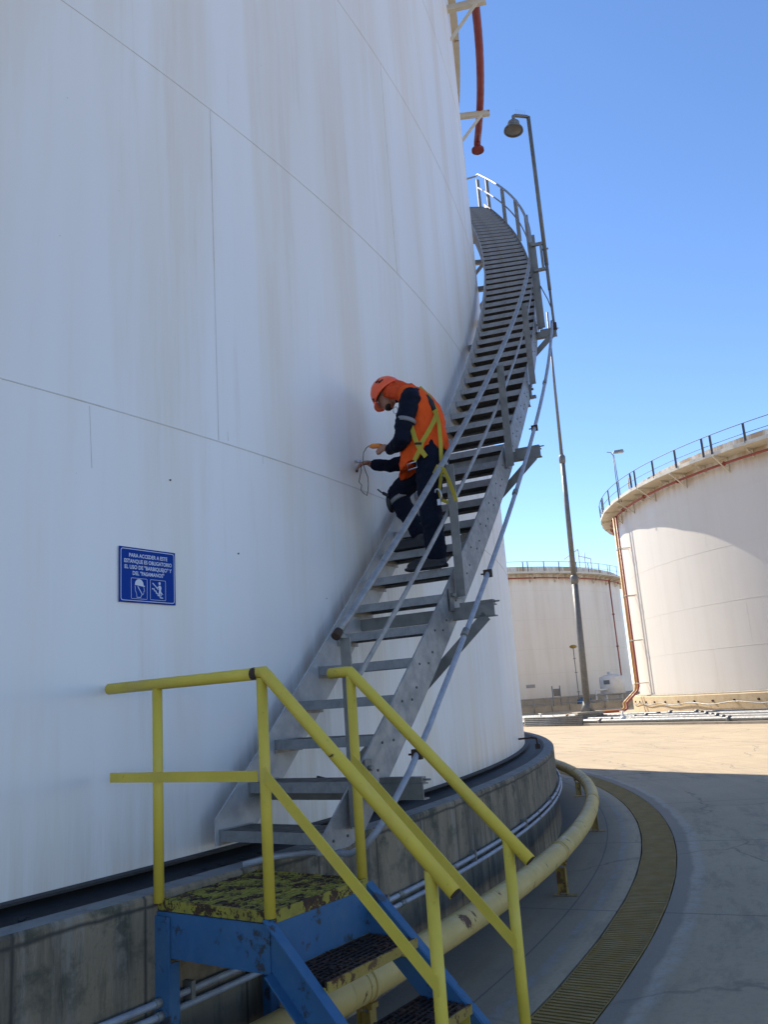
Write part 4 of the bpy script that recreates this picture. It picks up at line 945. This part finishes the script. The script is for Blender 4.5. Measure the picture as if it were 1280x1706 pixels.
# vest, lofted round the trunk
rings = []
for z, r, a, c_ in ((2.325,20.70,.06,.09), (2.295,20.71,.098,.14), (2.24,20.74,.125,.168), (2.15,20.775,.145,.178), (2.05,20.785,.155,.178), (1.95,20.79,.162,.18), (1.86,20.785,.172,.185), (1.78,20.775,.186,.192), (1.70,20.765,.200,.198)):
    c = W(r, 13.2, z); R_g = []
    for k in range(40):
        t = 2*math.pi*k/40; f = math.cos(t); g_ = math.sin(t)
        p = c + er(13.2)*(-f*a) + et(13.2)*(g_*c_) + ZV*((-.09*f-.0)*max(0, (1.9-z)/.2) if z < 1.9 else -.03*f*0)
        R_g.append(p)
    rings.append(R_g)
def foldv(v, n):
    k = max(0, min(1, (2.25+EZ-v.z)/.3))
    return n*k*(.022*mnoise.noise(Vector((v.x*11, v.y*11, v.z*6)))+.010*mnoise.noise(Vector((v.x*28, v.y*28, v.z*18))))
b = MB(); b.section(rings, smooth=True); remesh(b, 'vest', [M_vest], man, .0075, 3, None, foldv)
# sleeve tape and knee tapes
b = MB(); b.tube([W(20.755,12.62,2.005), W(20.747,12.61,1.975)], .0735, 20); bld(b, 'reflective_band', M_refl, man)
b = MB(); b.tube([W(20.475,13.585,1.525), W(20.488,13.59,1.495)], .083, 20); bld(b, 'reflective_band', M_refl, man)
b = MB(); b.ball(W(20.40,13.58,1.50), .07, .45, .9, 1.25, n=14, M=MX); b.tube([W(20.42,13.38,1.53), W(20.36,13.45,1.57), W(20.34,13.6,1.58)], .013, 6); b.tube([W(20.36,13.38,1.57), W(20.33,13.36,1.60)], .006, 5); bld(b, 'knee_pad', M_boot, man)
# boots
for (r0, t0, z0, nm) in ((20.83, 12.89, .89, 'boot'), (20.59, 13.62, 1.105, 'boot')):
    b = MB(); X = er(t0)
    def B(x, z): return W(r0+x, t0, z0+z)
    b.tube([B(.055,.045), B(.0,.05), B(-.08,.045), B(-.15,.04), B(-.19,.036)], [.040,.045,.046,.044,.030], 14); b.ball(B(-.18,.036), .034, n=12); b.ball(B(.06,.045), .040, n=12)
    b.tube([B(.02,.05), B(.025,.13), B(.025,.19)], [.046,.046,.05], 14)
    b.hexa([B(.098,.002)-et(t0)*.04, B(-.215,.002)-et(t0)*.045, B(-.215,.002)+et(t0)*.045, B(.098,.002)+et(t0)*.04, B(.098,.03)-et(t0)*.04, B(-.215,.026)-et(t0)*.045, B(-.215,.026)+et(t0)*.045, B(.098,.03)+et(t0)*.04])
    remesh(b, nm, [M_boot], man, .006, 3)
# harness
def ribbon(mb, pts, w_, up, th=.003):
    P_ = [W(*p) for p in pts]
    rings = []
    for i, p in enumerate(P_):
        d = (P_[min(i+1, len(P_)-1)] - P_[max(i-1, 0)]).normalized(); n = up; s_ = d.cross(n).normalized(); n2 = s_.cross(d).normalized()
        rings.append([p-s_*w_-n2*th, p+s_*w_-n2*th, p+s_*w_+n2*th, p-s_*w_+n2*th])
    mb.section(rings)
out = -et(12.7)
hs = []
for nm, pts, ww in (('harness_strap', [(20.905,13.0,2.10),(20.955,12.88,2.03),(20.955,12.70,1.945),(20.920,12.62,1.87),(20.865,12.60,1.80),(20.845,12.60,1.75),(20.79,12.62,1.68)], .017),
                    ('harness_strap', [(20.775,12.62,1.97),(20.794,12.60,1.927),(20.812,12.59,1.853),(20.836,12.59,1.778),(20.885,12.62,1.69)], .017),
                    ('harness_strap', [(20.80,13.1,2.30),(20.88,13.05,2.20),(20.935,12.98,2.08),(20.965,12.90,1.95),(20.972,12.86,1.80),(20.966,12.85,1.66)], .014)):
    b = MB(); ribbon(b, pts, ww, out if ww > .015 else (out+er(13)*.6).normalized()); hs.append(bld(b, nm, M_strap, man))
b = MB(); ribbon(b, [(20.815,12.575,1.80),(20.865,12.575,1.79)], .008, out, .004); bld(b, 'harness_keeper', M_dk, hs[0])
b = MB(); ringc = W(20.775, 12.60, 1.645)
b.tube([ringc+MX@Vector((x_, 0, z_)) for x_, z_ in ((-.036,-.022),(.036,-.030),(.040,.016),(-.032,.024))], .006, 8, closed=True); bld(b, 'buckle', M_buck, man)
b = MB(); b.tube([W(20.865,13.02,2.20), W(20.90,12.98,2.14), W(20.93,12.95,2.07)], [.02,.026,.016], 8); bld(b, 'dorsal_ring_pad', M_dk, man)
b = MB(); b.tube([W(20.60,13.0,2.15)+MX@Vector((math.cos(a)*.02, 0, math.sin(a)*.028)) for a in [k*math.pi/5 for k in range(10)]], .004, 6, closed=True); bld(b, 'whistle_ring', M_buck, man)
# lanyard clipped round the handrail
ly = thing('safety_lanyard', 'yellow webbing lanyard looped over the stair handrail behind the person', 'lanyard', W(21.0, 12.6, 1.5))
b = MB(); ribbon(b, [(20.968,12.86,1.72),(20.965,12.85,1.63),(20.950,12.85,1.54),(20.928,12.85,1.45),(20.94,12.85,1.375),(20.99,12.80,1.345),(21.06,12.72,1.335)], .013, out); bld(b, 'webbing', M_strap, ly)
b = MB(); ribbon(b, [(20.97,12.42,1.53),(21.02,12.30,1.565),(21.062,12.32,1.54),(21.075,12.45,1.46),(21.085,12.58,1.37),(21.09,12.62,1.315)], .013, out); bld(b, 'webbing', M_strap, ly)
b = MB(); b.tube([W(20.925,12.80,1.41)+MX@Vector((math.cos(a)*.024, math.sin(a)*.01, math.sin(a)*.042)) for a in [k*math.pi/6 for k in range(12)]], .007, 8, closed=True); b.box(W(20.93,12.80,1.355), X13*.012, Y13*.008, ZV*.022); bld(b, 'snap_hook', M_buck, ly)
# gauge and its lead
mt_ = thing('thickness_gauge', 'small orange gauge held in the near hand', 'gauge', W(20.40, 12.99, 1.90))
b = MB(); p0, p1 = W(20.355,13.02,1.915), W(20.46,12.98,1.895); b.tube([p0, p0.lerp(p1,.2), p0.lerp(p1,.7), p1], [.013,.020,.020,.015], 12); bld(b, 'gauge_body', Mt('orange_plastic', (.72,.22,.03), .4).m, mt_)
cb = thing('gauge_cable', 'thin black cable looping from the gauge down to the far hand', 'cable', W(20.28, 13.1, 1.9))
pts = [(20.365,13.03,1.915),(20.335,13.07,1.928),(20.307,13.10,1.921),(20.268,13.15,1.894),(20.247,13.20,1.824),(20.26,13.20,1.76),(20.281,13.20,1.696),(20.283,13.20,1.647),(20.275,13.20,1.59),(20.262,13.20,1.551),(20.235,13.20,1.575),(20.214,13.20,1.600),(20.222,13.20,1.644),(20.200,13.20,1.672),(20.215,13.20,1.72),(20.224,13.22,1.765),(20.205,13.30,1.82)]
b = MB(); b.tube([W(*p) for p in pts], .0032, 6); bld(b, 'lead', M_black, cb)
b = MB(); b.cyl(W(20.142,13.40,1.868), W(20.185,13.42,1.86), .011, 10); bld(b, 'probe_tip', M_buck, cb)
